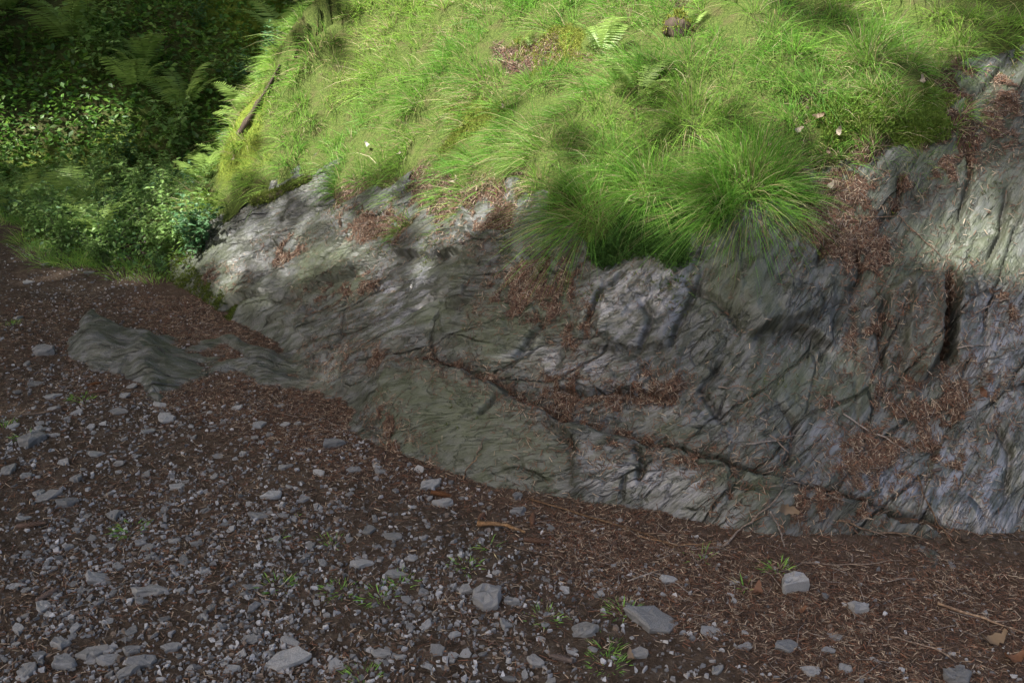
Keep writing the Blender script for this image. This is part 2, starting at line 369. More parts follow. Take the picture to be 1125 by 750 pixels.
# ------------------------------------------------------------------ slate outcrop
xs = np.arange(-3.0, 2.75, .008)
ys = [1.75]
while ys[-1] < 7.4: ys.append(ys[-1] + .0075 + .0085 * max(0, min(1, (ys[-1] - 3.4) / 2.5)))
ys = np.array(ys)
X, Y = np.meshgrid(xs, ys, indexing='ij')
FD = foot_d(X, Y)
h0 = H(X, Y)
e = .02
gx = (H(X + e, Y) - h0) / e; gy = (H(X, Y + e) - h0) / e
N = np.stack([-gx, -gy, np.ones_like(gx)], -1); N /= np.linalg.norm(N, axis=-1, keepdims=True)
inn = sstep(-.05, .12, FD)
# foliation coordinates: along / across the cleavage
u = X * .80 - Y * .60; v = h0 * 1.25 + np.where(FD > 0, FD * .3, FD)
th = np.radians(38 + 42 * sstep(-.4, 1.5, X))
FA = u * np.cos(th) + v * np.sin(th); FB = -u * np.sin(th) + v * np.cos(th)
wob = .05 * fbm(X * 2.5, Y * 2.5, 60, 3)
pl = fbm(FA * 1.1, (FB + wob) * 7, 21, 3) * 3.6
fr = pl - np.floor(pl); plates = (np.floor(pl) + sstep(.0, .22, fr)) / 3.6
pl2 = fbm(FA * 3, (FB + wob) * 20, 24, 2) * 3.0
fr2 = pl2 - np.floor(pl2); plates2 = (np.floor(pl2) + sstep(0, .25, fr2)) / 3.0
leftside = 1 - sstep(-1.0, .1, X)
disp = .016 * fbm(X * 1.5, Y * 1.5, 30, 2) + (.006 + .034 * leftside) * plates + (.003 + .012 * leftside) * plates2
disp += .004 * fbm(FA * 5, FB * 18, 33, 4, .6) + .0022 * fbm(X * 30, Y * 30, 35, 3, .6)
cw = .05 * fbm(X * 3, Y * 3, 62, 3)
cv, cg = cells((FA + cw) * 1.5, (FB + cw * .7) * 3.6, 3); cv2, cg2 = cells((FA + cw) * 4.5, (FB + cw * .5) * 12, 9)
k1 = sstep(.40, .55, vnoise(X * 2.2, Y * 2.2, 66)); k2 = sstep(.5, .6, vnoise(X * 3.5, Y * 3.5, 68))
disp += .024 * cv + .008 * cv2 * (.4 + .6 * k2) - .010 * np.exp(-(cg / .022) ** 2) * k1 - .006 * np.exp(-(cg2 / .05) ** 2) * k2
rg = 1 - np.abs(fbm(FA * 1.6 + 3, (FB + wob) * 9, 41, 3)) * 9
disp -= .007 * np.clip(rg, 0, 1) ** 2
dark = .4 * np.clip(rg, 0, 1) ** 2 + .65 * np.exp(-(cg / .022) ** 2) * k1 + .4 * np.exp(-(cg2 / .05) ** 2) * k2
slabsm = 1 - .75 * sstep(-.02, .06, inside(X, Y, castxy([(425, 440), (445, 412), (490, 412), (560, 436), (605, 460), (632, 495), (615, 530), (520, 522), (440, 495)])))
disp *= slabsm; dark *= slabsm
wx = X + .014 * fbm(X * 14, Y * 14, 50, 3); wy = Y + .014 * fbm(X * 14, Y * 14, 55, 3)
# ledges: line, height, reach, side (+1 the upslope plate stands proud, -1 the downslope one)
LEDGES = [([(405, 402), (450, 402), (520, 416), (560, 436), (600, 456), (640, 478), (700, 490), (780, 513), (850, 540), (930, 562), (1010, 578), (1125, 608)], .13, .45, -1),
          ([(700, 484), (780, 508), (850, 534), (930, 556), (1010, 574), (1125, 604)], .045, .25, 1),
          ([(210, 318), (240, 338), (268, 322), (290, 330), (310, 322)], .045, .14, 1), ([(335, 328), (375, 302), (400, 282), (420, 256)], .045, .16, -1),
          ([(310, 337), (345, 324), (400, 300)], .03, .10, 1), ([(430, 281), (490, 284), (515, 277)], .035, .2, 1),
          ([(490, 336), (520, 313), (560, 289), (576, 280)], .04, .18, -1), ([(600, 430), (650, 437), (700, 432), (755, 437)], .035, .2, 1),
          ([(820, 372), (870, 366), (918, 384)], .045, .16, 1), ([(820, 372), (850, 360), (905, 352)], .025, .12, 1), ([(800, 332), (820, 300), (833, 280)], .02, .12, -1),
          ([(1012, 425), (1030, 395), (1034, 350), (1033, 296)], .06, .10, 1), ([(1046, 410), (1050, 360), (1051, 300)], .035, .10, -1),
          ([(985, 420), (992, 370), (1000, 310)], .03, .07, -1), ([(240, 372), (260, 386), (279, 402)], .05, .12, 1), ([(750, 286), (800, 276)], .02, .1, 1),
          ([(225, 276), (250, 252), (300, 216)], .03, .1, -1), ([(250, 300), (285, 268), (330, 240)], .03, .1, -1), ([(640, 380), (680, 390), (745, 385)], .02, .15, 1),
          ([(860, 300), (900, 330), (905, 352)], .025, .12, -1), ([(425, 440), (450, 412)], .03, .12, -1), ([(630, 545), (640, 515), (632, 495), (610, 470)], .03, .12, -1)]
for q_, (pts, amp, reach, sd) in enumerate(LEDGES):
    ew = .02 if q_ == 0 else .009
    P = castxy(pts); lo = P.min(0) - reach * 3; hi = P.max(0) + reach * 3
    m = (X > lo[0]) & (X < hi[0]) & (Y > lo[1]) & (Y < hi[1])
    d, s, p = polydist(wx[m], wy[m], P)
    tap = sstep(0, .12, p) * sstep(0, .12, 1 - p); d2 = d * s * sd
    disp[m] += amp * tap * np.where(d2 > 0, np.exp(-d2 / reach), 0) * sstep(-.004, ew, d2)
    disp[m] -= (.2 if q_ < 2 else .35) * amp * tap * np.exp(-(np.minimum(d2, 0) / .025) ** 2) * (d2 <= 0)
    dark[m] = np.maximum(dark[m], .7 * tap * np.exp(-(d / .016) ** 2))
CRACKS = [[(395, 330), (378, 335), (402, 285)], [(455, 345), (480, 330), (505, 318)], [(640, 365), (655, 330), (690, 300)], [(735, 395), (752, 345), (775, 290)],
          [(745, 310), (800, 340), (822, 372)], [(800, 470), (770, 430), (800, 395)], [(890, 300), (905, 270), (935, 250)], [(700, 330), (720, 350), (700, 400)],
          [(930, 330), (945, 300), (940, 260)], [(470, 370), (490, 345), (525, 335)], [(535, 470), (560, 445)], [(705, 545), (712, 520), (700, 500)], [(860, 520), (870, 480), (850, 440)],
          [(1080, 300), (1100, 260), (1110, 200)], [(970, 420), (965, 370), (975, 320)], [(1100, 560), (1110, 500), (1085, 470)], [(200, 290), (230, 262), (250, 235)],
          [(270, 320), (310, 290), (335, 262)], [(345, 300), (372, 270), (385, 250)], [(960, 250), (985, 230), (990, 190)], [(560, 400), (585, 372), (600, 350)], [(1050, 250), (1065, 200), (1060, 150)]]
for pts in CRACKS + [[(1036, 412), (1041, 360), (1042, 288)]]:
    deep = pts[0] == (1036, 412)
    P = castxy(pts); lo = P.min(0) - .1; hi = P.max(0) + .1
    m = (X > lo[0]) & (X < hi[0]) & (Y > lo[1]) & (Y < hi[1])
    d, s, p = polydist(wx[m], wy[m], P); tap = sstep(0, .2, p) * sstep(0, .2, 1 - p)
    disp[m] -= (.10 if deep else .036) * tap * np.exp(-(d / (.013 if deep else .009)) ** 2); dark[m] = np.maximum(dark[m], .8 * tap * np.exp(-(d / .011) ** 2))
green = np.clip(region(X, Y, GREEN, .06, 70, 5) / .10 + .4, 0, 1) * .8 + .2 * sstep(.1, .5, fbm(X * 2, Y * 2, 77, 3))
sheen = np.clip(region(X, Y, SHEEN, .06, 75, 5) / .1 + .3, 0, 1)
green *= 1 - .8 * sheen
# outside the foot the rock dips under the path, except where it crops out flush
flat = region(X, Y, FLAT, .06, 81, 4)
low = -.05 + (.058 + .040 * fbm(X * 4.5, Y * 4.5, 83, 3)) * sstep(-.02, .16, flat) + .01 * plates
def hump(pts, hgt, soft, tilt=(0, 0)):
    P = castxy(pts); q = inside(wx + .07 * fbm(X * 4, Y * 4, 260, 3), wy + .07 * fbm(X * 4, Y * 4, 263, 3), P); c = P.mean(0)
    return hgt * sstep(-.02, soft, q) * (1 + tilt[0] * (X - c[0]) + tilt[1] * (Y - c[1]))
low = low + hump([(48, 397), (60, 368), (76, 342), (102, 334), (140, 348), (172, 374), (230, 395), (180, 405), (150, 412), (100, 410)], .034, .18, (.2, .2)) \
          + hump([(140, 372), (172, 378), (178, 412), (172, 458), (150, 440)], .03, .06) \
          + hump([(245, 368), (330, 372), (400, 404), (420, 440), (330, 420), (282, 402)], .04, .10, (0, .6))
base = h0 * inn + low * (1 - inn)
P3 = np.stack([X, Y, base], -1) + N * (disp * (inn * .6 + .4))[..., None]
# final normals
def grid_normals(P):
    a = np.gradient(P, axis=0); b = np.gradient(P, axis=1); n = np.cross(a, b); return n / np.linalg.norm(n, axis=-1, keepdims=True)
RN = grid_normals(P3)

# ground sheet heights
def ground_z(X, Y):
    fd = foot_d(X, Y)
    z = .018 * fbm(X * 1.5, Y * 1.5, 90, 3) + .007 * fbm(X * 11, Y * 11, 93, 3) + .003 * fbm(X * 40, Y * 40, 95, 2)
    bank = .05 * np.exp(-np.maximum(-fd, 0) / .18) * sstep(-.3, .6, X)
    return z + bank - .25 * sstep(.1, .5, fd)
turf_sd = region(X, Y, TURF, .08, 100, 7)
GZ = ground_z(X, Y)
vis = (turf_sd < .12) & (P3[..., 2] > GZ - .06)
px_, py_ = project(P3)
vis &= (px_ > -140) & (px_ < W0 + 160) & (py_ > -90)
F = grid_faces(*X.shape); vf = vis.ravel()
F = F[vf[F].any(1)]
fc = np.stack([X.ravel(), Y.ravel()], 1)
co = P3.reshape(-1, 3)
attrs = dict(fol=np.stack([FA.ravel(), FB.ravel(), 0 * FA.ravel()], 1), green=green.ravel(), sheen=sheen.ravel(), plain=np.clip((slabsm - .2) / .8, 0, 1).ravel(), dark=np.clip(dark, 0, 1).ravel())
rock = empty('rock_outcrop', (0, 2.6, 0)); tag(rock, 'long smooth grey slate outcrop sloping up from the path to the grass', 'rock')
lower_poly = castxy([(395, 406), (450, 404), (520, 418), (560, 438), (600, 458), (640, 480), (700, 492), (780, 515), (850, 542), (900, 556), (900, 640), (600, 640), (395, 520)])
fcx = X.ravel()[F].mean(1); fcy = Y.ravel()[F].mean(1); fdm = FD.ravel()[F].mean(1)
is_low = inside(fcx, fcy, lower_poly) > 0
is_out = (fdm < -.02) & ~is_low & (fcx < 0)
rock_objs = []
for nm, sel, lab in (('upper_face', ~is_low & ~is_out, None), ('lower_slab', is_low, 'smooth olive grey slab below the needle-filled ledge'), ('path_ridge', is_out, 'low worn rock ridge breaking through the path')):
    c2, f2, a2 = compact(co, F[sel], attrs)
    o = mesh_obj(nm, c2 - np.array([0, 2.6, 0]), f2, M['rock'], rock, True, a2); rock_objs.append(o)
    if lab: o['label'] = lab

# ------------------------------------------------------------------ ground
gxs = np.concatenate([np.arange(-60, -9, 1.5), np.arange(-9, -3.2, .09), np.arange(-3.2, 2.6, .0115), np.arange(2.6, 8, .12), np.arange(8, 60, 2.)])
gys = np.concatenate([np.arange(-60, -4, 2.), np.arange(-4, 1.2, .1), np.arange(1.2, 3.4, .0115), np.arange(3.4, 6.4, .02), np.arange(6.4, 10, .08), np.arange(10, 60, 2.)])
GX, GY = np.meshgrid(gxs, gys, indexing='ij'); gz = ground_z(GX, GY)
gfd = foot_d(GX, GY)
RED = [[(130, 300), (170, 300), (260, 360), (400, 470), (520, 530), (830, 600), (1125, 620), (1200, 800), (900, 800), (640, 640), (520, 560), (300, 500), (180, 440), (240, 400), (150, 350)], [(330, 410), (420, 420), (420, 480), (300, 470), (250, 440)]]
red = np.clip(region(GX, GY, RED, .1, 110, 4) / .2 + .35, 0, 1)
GF = grid_faces(*GX.shape)
keep = gfd.ravel()[GF].min(1) < .6
c2, f2, a2 = compact(np.stack([GX, GY, gz], -1).reshape(-1, 3), GF[keep], dict(red=red.ravel()))
ground = tag(mesh_obj('path', c2, f2, M['ground'], None, True, a2), kind='structure')
ground['label'] = 'brown needle-strewn forest path with slate chips'
def gz_at(x, y): return float(ground_z(np.array([x]), np.array([y]))[0])

# ------------------------------------------------------------------ turf on the hillside
txs = np.concatenate([np.arange(-3.2, 3.0, .016), np.arange(3.0, 9, .1)]); tys = np.concatenate([np.arange(2.2, 5.2, .016), np.arange(5.2, 8, .03), np.arange(8, 16, .12)])
TX, TY = np.meshgrid(txs, tys, indexing='ij')
tsd = region(TX, TY, TURF, .08, 100, 7)
tfd = foot_d(TX, TY)
far = ((TY > 5.9) & (tfd > .05)) | (TX > 2.2) & (tfd > 1.4)
tsd = np.maximum(tsd, np.where(TX > 2.2, np.where(far, .3, -9), np.minimum((TY - 5.75) * .4, (tfd - .12) * .5)))
th0 = H(TX, TY)
tm = np.clip(region(TX, TY, MOSS, .13, 120, 6) / .07 + .3, 0, 1)
tb = np.clip(region(TX, TY, BROWN, .10, 125, 7) / .05 + .4, 0, 1)
lump = fbm(TX * 3.2, TY * 3.2, 130, 3)
toff = .055 * sstep(-.02, .10, tsd) - .02 + (.05 * lump + .022 * fbm(TX * 8, TY * 8, 131, 2)) * sstep(0, .15, tsd) + .012 * fbm(TX * 14, TY * 14, 133, 3) + tm * .012 * (1 + fbm(TX * 22, TY * 22, 137, 2)) - .026 * tb + .018 * tb * fbm(TX * 9, TY * 9, 139, 3)
TP = np.stack([TX, TY, th0], -1)
te_x = np.gradient(th0, txs, axis=0); te_y = np.gradient(th0, tys, axis=1)
TNb = np.stack([-te_x, -te_y, np.ones_like(te_x)], -1); TNb /= np.linalg.norm(TNb, axis=-1, keepdims=True)
TP = TP + TNb * toff[..., None]
TF = grid_faces(*TX.shape); ok = (tsd > -.03).ravel()
TF = TF[ok[TF].all(1)]
c2, f2, a2 = compact(TP.reshape(-1, 3), TF, dict(moss=tm.ravel(), brown=tb.ravel()))
turf = tag(mesh_obj('hillside', c2, f2, M['turf'], None, True, a2), 'green grassy bank above the slate outcrop', kind='structure')
TN = grid_normals(TP)

# ------------------------------------------------------------------ needle litter lying on the rock
lit = region(X, Y, LITTER, .035, 140, 12)
n1 = fbm(X * 9, Y * 9, 143, 3); n2 = fbm(X * 35, Y * 35, 147, 3)
strew = fbm(X * 4, Y * 4, 150, 3)
hol = -disp                                                    # hollows gather needles
loff = .008 * np.clip(lit / .05, -1.5, 1) + .014 * n1 + .013 * n2 - .004 + .35 * np.clip(hol, -.02, .02)
loff = np.where(lit < -.022, -.02, loff)
LP = P3 + RN * (loff + .004)[..., None]
lk = (loff > -.004).ravel() & (FD.ravel() > -.1) & vis.ravel()
LF = grid_faces(*X.shape); LF = LF[lk[LF].all(1)]
c2, f2, a2 = compact(LP.reshape(-1, 3), LF, {})
lob = tag(mesh_obj('needle_litter', c2, f2, M['litter'], None, True), 'brown needle litter caught on the ledges of the slate outcrop', 'needle litter', kind='stuff')

# loose needles: on the litter, thinly over the rock, thickly over the path near the rock
def ribbons(C, D, S, wd, col):
    """flat needles: centre, half-length vector, side vector"""
    n = len(C); V = np.empty((n, 4, 3)); V[:, 0] = C - D - S * .5; V[:, 1] = C - D + S * .5; V[:, 2] = C + D + S * .5; V[:, 3] = C + D - S * .5
    return V.reshape(-1, 3), np.arange(n * 4).reshape(n, 4), np.repeat(col, 4, 0)
def pick(prob, n):
    p = np.cumsum(prob.ravel()); return np.searchsorted(p, rng.random(n) * p[-1])
def tang(Nn):
    a = rng.normal(size=Nn.shape); a -= Nn * (a * Nn).sum(-1, keepdims=True); return a / np.linalg.norm(a, axis=-1, keepdims=True)
NEED = np.array([(.10, .058, .038), (.075, .045, .031), (.14, .088, .058), (.05, .033, .025), (.25, .185, .13), (.12, .055, .032)])
def needle_cloud(P, Nn, n, lift, name, label, scatter, lo=.007, hi=.013):
    C = P + Nn * (lift + .004 * rng.random((n, 1))) + scatter * rng.normal(size=(n, 3)) * (1 - np.abs(Nn))
    D = tang(Nn) + Nn * rng.normal(0, .22, (n, 1)); D *= rng.uniform(lo, hi, (n, 1))
    S = np.cross(D, Nn + .5 * rng.normal(size=Nn.shape)); S /= np.linalg.norm(S, axis=1, keepdims=True) + 1e-9; S *= rng.uniform(.0015, .0026, (n, 1))
    c = NEED[rng.integers(0, len(NEED), n)] * rng.uniform(.6, 1.3, (n, 1)) * [.93, 1, 1.06]; c = np.concatenate([c, np.ones((n, 1))], 1)
    v, f, cc = ribbons(C, D, S, 0, c)
    return tag(mesh_obj(name, v, f, M['needle'], None, False, dict(col=cc)), label, 'needles', kind='stuff')
wl_ = np.where(vis & (FD > -.05), np.clip(loff + .006, 0, .02) * 60 + .028 * np.clip(strew + .1, 0, 1) + .05 * np.exp(-(np.maximum(lit, -.3) / .05) ** 2) * (lit < 0), 0) * (turf_sd < .03)
ii = pick(wl_, 70000)
needle_cloud((P3 + RN * np.maximum(loff, 0)[..., None]).reshape(-1, 3)[ii], RN.reshape(-1, 3)[ii], len(ii), .004, 'spruce_needles', 'loose rust brown spruce needles lying over the slate outcrop', .004)
mg = (GX > -3.2) & (GX < 2.4) & (GY > 1.2) & (GY < 5.2) & (gfd < .06)
cell = np.gradient(GX, axis=0) * np.gradient(GY, axis=1)
wg = np.where(mg, (.25 + 1.3 * red) * cell * (.3 + np.clip(fbm(GX * 3, GY * 3, 155, 3) + .5, 0, 1)), 0)
ii = pick(wg, 110000)
GP = np.stack([GX, GY, gz], -1).reshape(-1, 3)[ii]; GP[:, :2] += rng.uniform(-.008, .008, (len(ii), 2))
needle_cloud(GP, np.tile([0, 0, 1.], (len(ii), 1)), len(ii), .002, 'spruce_needles', 'carpet of brown spruce needles on the path along the rock foot', .004)

wt = np.where((tsd > 0) & (tfd > 0), tb, 0) * np.gradient(TX, axis=0) * np.gradient(TY, axis=1)
ii = pick(wt, 16000)
needle_cloud(TP.reshape(-1, 3)[ii], TN.reshape(-1, 3)[ii], len(ii), .004, 'spruce_needles', 'brown needle mat along the ragged lower edge of the grass', .008)
# ------------------------------------------------------------------ grass
def blades(roots, dirs, L, wdt, droop, col_b, col_t, segs=3):
    """curved tapering blades; droop is a vector per blade"""
    n = len(roots); side = np.cross(dirs, rng.normal(size=(n, 3))); side /= np.linalg.norm(side, axis=1, keepdims=True) + 1e-9
    V = np.empty((n, segs * 2 + 1, 3)); Cc = np.empty((n, segs * 2 + 1, 4)); Cc[..., 3] = 1
    for k in range(segs + 1):
        t = k / segs; p = roots + dirs * (L * t)[:, None] + droop * (L * t * t)[:, None]
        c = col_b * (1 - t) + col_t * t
        if k < segs:
            w = wdt * (1 - .75 * t) * .5
            V[:, 2 * k] = p - side * w[:, None]; V[:, 2 * k + 1] = p + side * w[:, None]; Cc[:, 2 * k, :3] = c; Cc[:, 2 * k + 1, :3] = c
        else: V[:, 2 * k] = p; Cc[:, 2 * k, :3] = c
    tri = []
    for k in range(segs - 1): tri += [(2 * k, 2 * k + 1, 2 * k + 3), (2 * k, 2 * k + 3, 2 * k + 2)]
    tri.append((2 * segs - 2, 2 * segs - 1, 2 * segs))
    Fc = (np.arange(n) * (segs * 2 + 1))[:, None, None] + np.array(tri)[None]
    return V.reshape(-1, 3), Fc.reshape(-1, 3), Cc.reshape(-1, 4)
GREENS = np.array([(.085, .20, .026), (.11, .24, .032), (.16, .29, .04), (.07, .17, .035), (.21, .32, .06)])
STRAW = np.array([(.30, .26, .13), (.24, .19, .10), (.36, .32, .19)])
UP = np.array([0, 0, 1.])
def tuft_blades(C, Nn, nb, rad, Lm, seed, straw=.12, lean=.55, droop=.65, wd=.0019, hue=None):
    g = np.random.default_rng(seed); a = g.uniform(0, 2 * math.pi, nb); r = rad * np.sqrt(g.random(nb))
    t1 = np.cross(Nn, [1., .2, 0]); t1 /= np.linalg.norm(t1); t2 = np.cross(Nn, t1)
    out = np.cos(a)[:, None] * t1 + np.sin(a)[:, None] * t2
    ds = np.array([Nn[0], Nn[1], 0]); ds /= np.linalg.norm(ds) + 1e-6                      # downhill
    roots = C + out * r[:, None] - Nn * .01
    wind = np.array([fbm(np.array([C[0] * 2 + seed * .01 * 0]), np.array([C[1] * 2]), 250, 2)[0], fbm(np.array([C[0] * 2]), np.array([C[1] * 2]), 255, 2)[0], 0]) * .9 + g.normal(0, .18, 3) * [1, 1, .3]
    d = Nn * .45 + UP * .55 + wind + out * (lean * (.25 + r / rad))[:, None] + ds * .25 + g.normal(0, .22, (nb, 3))
    d /= np.linalg.norm(d, axis=1, keepdims=True)
    L = Lm * g.uniform(.55, 1.15, nb)
    dr = (-UP * .75 + ds * .45 + out * .25 + g.normal(0, .12, (nb, 3))) * (droop * g.uniform(.5, 1.2, nb))[:, None]
    st = g.random(nb) < straw
    hue = GREENS[g.integers(0, 5)] if hue is None else hue
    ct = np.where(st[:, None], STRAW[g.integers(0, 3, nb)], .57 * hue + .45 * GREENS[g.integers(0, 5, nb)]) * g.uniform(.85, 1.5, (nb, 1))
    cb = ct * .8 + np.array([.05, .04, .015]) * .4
    return blades(roots, d, L, np.full(nb, wd) * g.uniform(.7, 1.3, nb), dr, cb, ct)
def join(parts):
    V = []; Fs = []; C = []; k = 0
    for v, f, c in parts: V.append(v); Fs.append(f + k); C.append(c); k += len(v)
    return np.concatenate(V), np.concatenate(Fs), np.concatenate(C)
tpx, tpy = project(TP)
tcell = np.gradient(TX, axis=0) * np.gradient(TY, axis=1)
tw = np.where((tsd > .015) & (tpx > -60) & (tpx < W0 + 90) & (tpy > -70) & (tpy < 330), 1, 0) * (1 - .45 * tm) * (1 - .68 * tb) * (.35 + np.clip(lump + .55, 0, 1.2)) * tcell
ii = pick(tw, 5200)
gl = []
tone = fbm(TX * 1.3, TY * 1.3, 160, 2)
for q, k in enumerate(ii):
    C = TP.reshape(-1, 3)[k]; Nn = TN.reshape(-1, 3)[k]; tn = tone.ravel()[k]
    hue = np.array((.070, .205, .022)) * (1 - sstep(-.3, .35, tn)) + np.array((.20, .33, .05)) * sstep(-.3, .35, tn)
    dist = np.linalg.norm(C - [0, 0, CAMZ])
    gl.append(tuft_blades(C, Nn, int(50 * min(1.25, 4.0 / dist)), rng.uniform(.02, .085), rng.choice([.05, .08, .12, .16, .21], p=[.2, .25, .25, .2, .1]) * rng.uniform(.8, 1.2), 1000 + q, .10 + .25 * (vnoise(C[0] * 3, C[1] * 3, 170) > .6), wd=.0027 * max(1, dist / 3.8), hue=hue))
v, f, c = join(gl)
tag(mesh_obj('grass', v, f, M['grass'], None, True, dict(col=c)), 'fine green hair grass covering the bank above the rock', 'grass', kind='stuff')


deps = None
def hit(px, py, objs=None):
    """first built surface seen through a photo pixel"""
    d = rays(px, py); d = Vector(d / np.linalg.norm(d)); best = None
    for o in (objs or rock_objs + [ground, turf, lob]):
        inv = o.matrix_world.inverted()
        ok, loc, nor, _ = o.ray_cast(inv @ Vector((0, 0, CAMZ)), (inv.to_3x3() @ d).normalized())
        if ok:
            w = o.matrix_world @ loc; dd = (w - Vector((0, 0, CAMZ))).length
            if best is None or dd < best[0]: best = (dd, np.array(w), np.array(nor))
    return best
bpy.context.view_layer.update()
TUFTS = [(824, 196, .19, .20, 1900, 'big drooping tussock of fine dark green grass overhanging the rock edge'),
         (775, 208, .11, .24, 700, 'dark grass tussock just left of the big drooping tussock'),
         (635, 218, .12, .24, 800, 'shaded grass tussock hanging beside the brown needle patch'),
         (668, 160, .09, .22, 300, 'green grass tussock in the middle of the bank'),
         (762, 120, .10, .24, 320, 'bright grass tussock below the right-hand fern on the bank'),
         (905, 85, .09, .22, 300, 'bright grass tussock above the mossy patch on the right'),
         (705, 190, .11, .23, 700, 'grass tussock above the dark feathery moss cushion'),
         (585, 150, .08, .20, 260, 'grass tussock left of centre on the bank'),
         (960, 45, .09, .22, 260, 'grass tussock near the top right of the bank'),
         (455, 95, .08, .18, 240, 'pale silky grass tussock on the upper left bank')]
for q, (px, py, rad, L, nb, lab) in enumerate(TUFTS):
    r_ = hit(px, py + 14, [turf] + rock_objs)
    if not r_: continue
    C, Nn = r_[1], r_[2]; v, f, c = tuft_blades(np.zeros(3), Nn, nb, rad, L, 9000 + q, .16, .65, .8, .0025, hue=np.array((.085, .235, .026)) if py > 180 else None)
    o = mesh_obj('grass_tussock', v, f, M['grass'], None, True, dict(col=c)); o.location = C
    tag(o, lab, 'grass tussock', 'grass tussocks on the bank')

# moss sprigs
def sprigs(P, Nn, sz, cols, seed):
    g = np.random.default_rng(seed); n = len(P); parts = []
    for k in range(5):
        d = Nn * .7 + UP * .3 + g.normal(0, .55, (n, 3)); d /= np.linalg.norm(d, axis=1, keepdims=True)
        L = sz * g.uniform(.5, 1.2, n); s = np.cross(d, g.normal(size=(n, 3))); s /= np.linalg.norm(s, axis=1, keepdims=True) + 1e-9
        r0 = P + g.normal(0, .25, (n, 3)) * sz; V = np.stack([r0 - s * (L * .16)[:, None], r0 + s * (L * .16)[:, None], r0 + d * L[:, None]], 1)
        c = cols * g.uniform(.6, 1.3, (n, 1)); C4 = np.concatenate([c, np.ones((n, 1))], 1)
        parts.append((V.reshape(-1, 3), np.arange(3 * n).reshape(n, 3), np.repeat(C4, 3, 0)))
    return join(parts)
mw = np.where((tsd > 0) & (tpx > -20) & (tpx < W0 + 60) & (tpy > -30), tm, 0) * tcell
mp = [region(TX, TY, [q], .13, 120, 6) > 0 for q in MOSS]
MCOL = [((.15, .18, .03), .011, 9000, 'moss', 'yellow green moss cushions on the left shoulder of the outcrop'), ((.11, .17, .03), .015, 6000, 'moss', 'bright green moss mat among leaf litter at upper right'),
        ((.06, .125, .028), .030, 4200, 'moss', 'dark feathery moss hanging over the rock below the tussocks'), ((.17, .20, .04), .012, 2500, 'moss', 'small yellow moss patch in the middle of the bank'),
        ((.18, .20, .04), .012, 2500, 'moss', 'yellow moss patch high on the bank left of the ferns'), ((.08, .10, .025), .010, 900, 'moss', 'small moss clump on the rock edge beside brown litter')]
for (c0, sz, n, nm, lab), msk in zip(MCOL, mp):
    w = np.where(msk & (tsd > -.01), 1., 0) * tcell
    if w.sum() <= 0: continue
    ii = pick(w, n); v, f, c = sprigs(TP.reshape(-1, 3)[ii] + rng.normal(0, .006, (n, 3)), TN.reshape(-1, 3)[ii], sz, np.array(c0) * rng.uniform(.7, 1.3, (n, 1)), n)
    tag(mesh_obj(nm, v, f, M['moss'], None, False, dict(col=c)), lab, 'moss', kind='stuff')
# moss creeping on the left rock edge and in rock seams
RM = [[(163, 290), (160, 250), (195, 215), (245, 203), (228, 235), (205, 262), (222, 308), (264, 343), (250, 356), (205, 330)]]
rm = region(X, Y, RM, .03, 180, 12)
w = np.where(vis & (rm > -.005) & (FD > -.05), 1.1 + 2 * np.clip(n1 + .2, 0, 1), 0) + np.where(vis & (FD > 0) & (turf_sd > -.12) & (turf_sd < .02) & (n1 > .15), .35, 0) + np.where(vis & (FD > .02) & (green > .7) & (n1 + n2 > .55), .12, 0)
n = 7000; ii = pick(np.where(vis & (rm > -.005) & (FD > -.05), .3 + np.clip(n1 + .25, 0, 1), 0), n)
v, f, c = sprigs(P3.reshape(-1, 3)[ii] + RN.reshape(-1, 3)[ii] * .002, RN.reshape(-1, 3)[ii], .015, np.array((.075, .10, .018)) * rng.uniform(.5, 1.4, (n, 1)), 78)
tag(mesh_obj('moss', v, f, M['moss'], None, False, dict(col=c)), 'dark green moss band capping the left end of the slate outcrop', 'moss', kind='stuff')
n = 9000; ii = pick(w, n)
v, f, c = sprigs(P3.reshape(-1, 3)[ii] + RN.reshape(-1, 3)[ii] * .002, RN.reshape(-1, 3)[ii], .010, np.array((.075, .095, .018)) * rng.uniform(.6, 1.4, (n, 1)), 77)
tag(mesh_obj('moss', v, f, M['moss'], None, False, dict(col=c)), 'thin olive moss creeping over the left edge and seams of the slate', 'moss', kind='stuff')

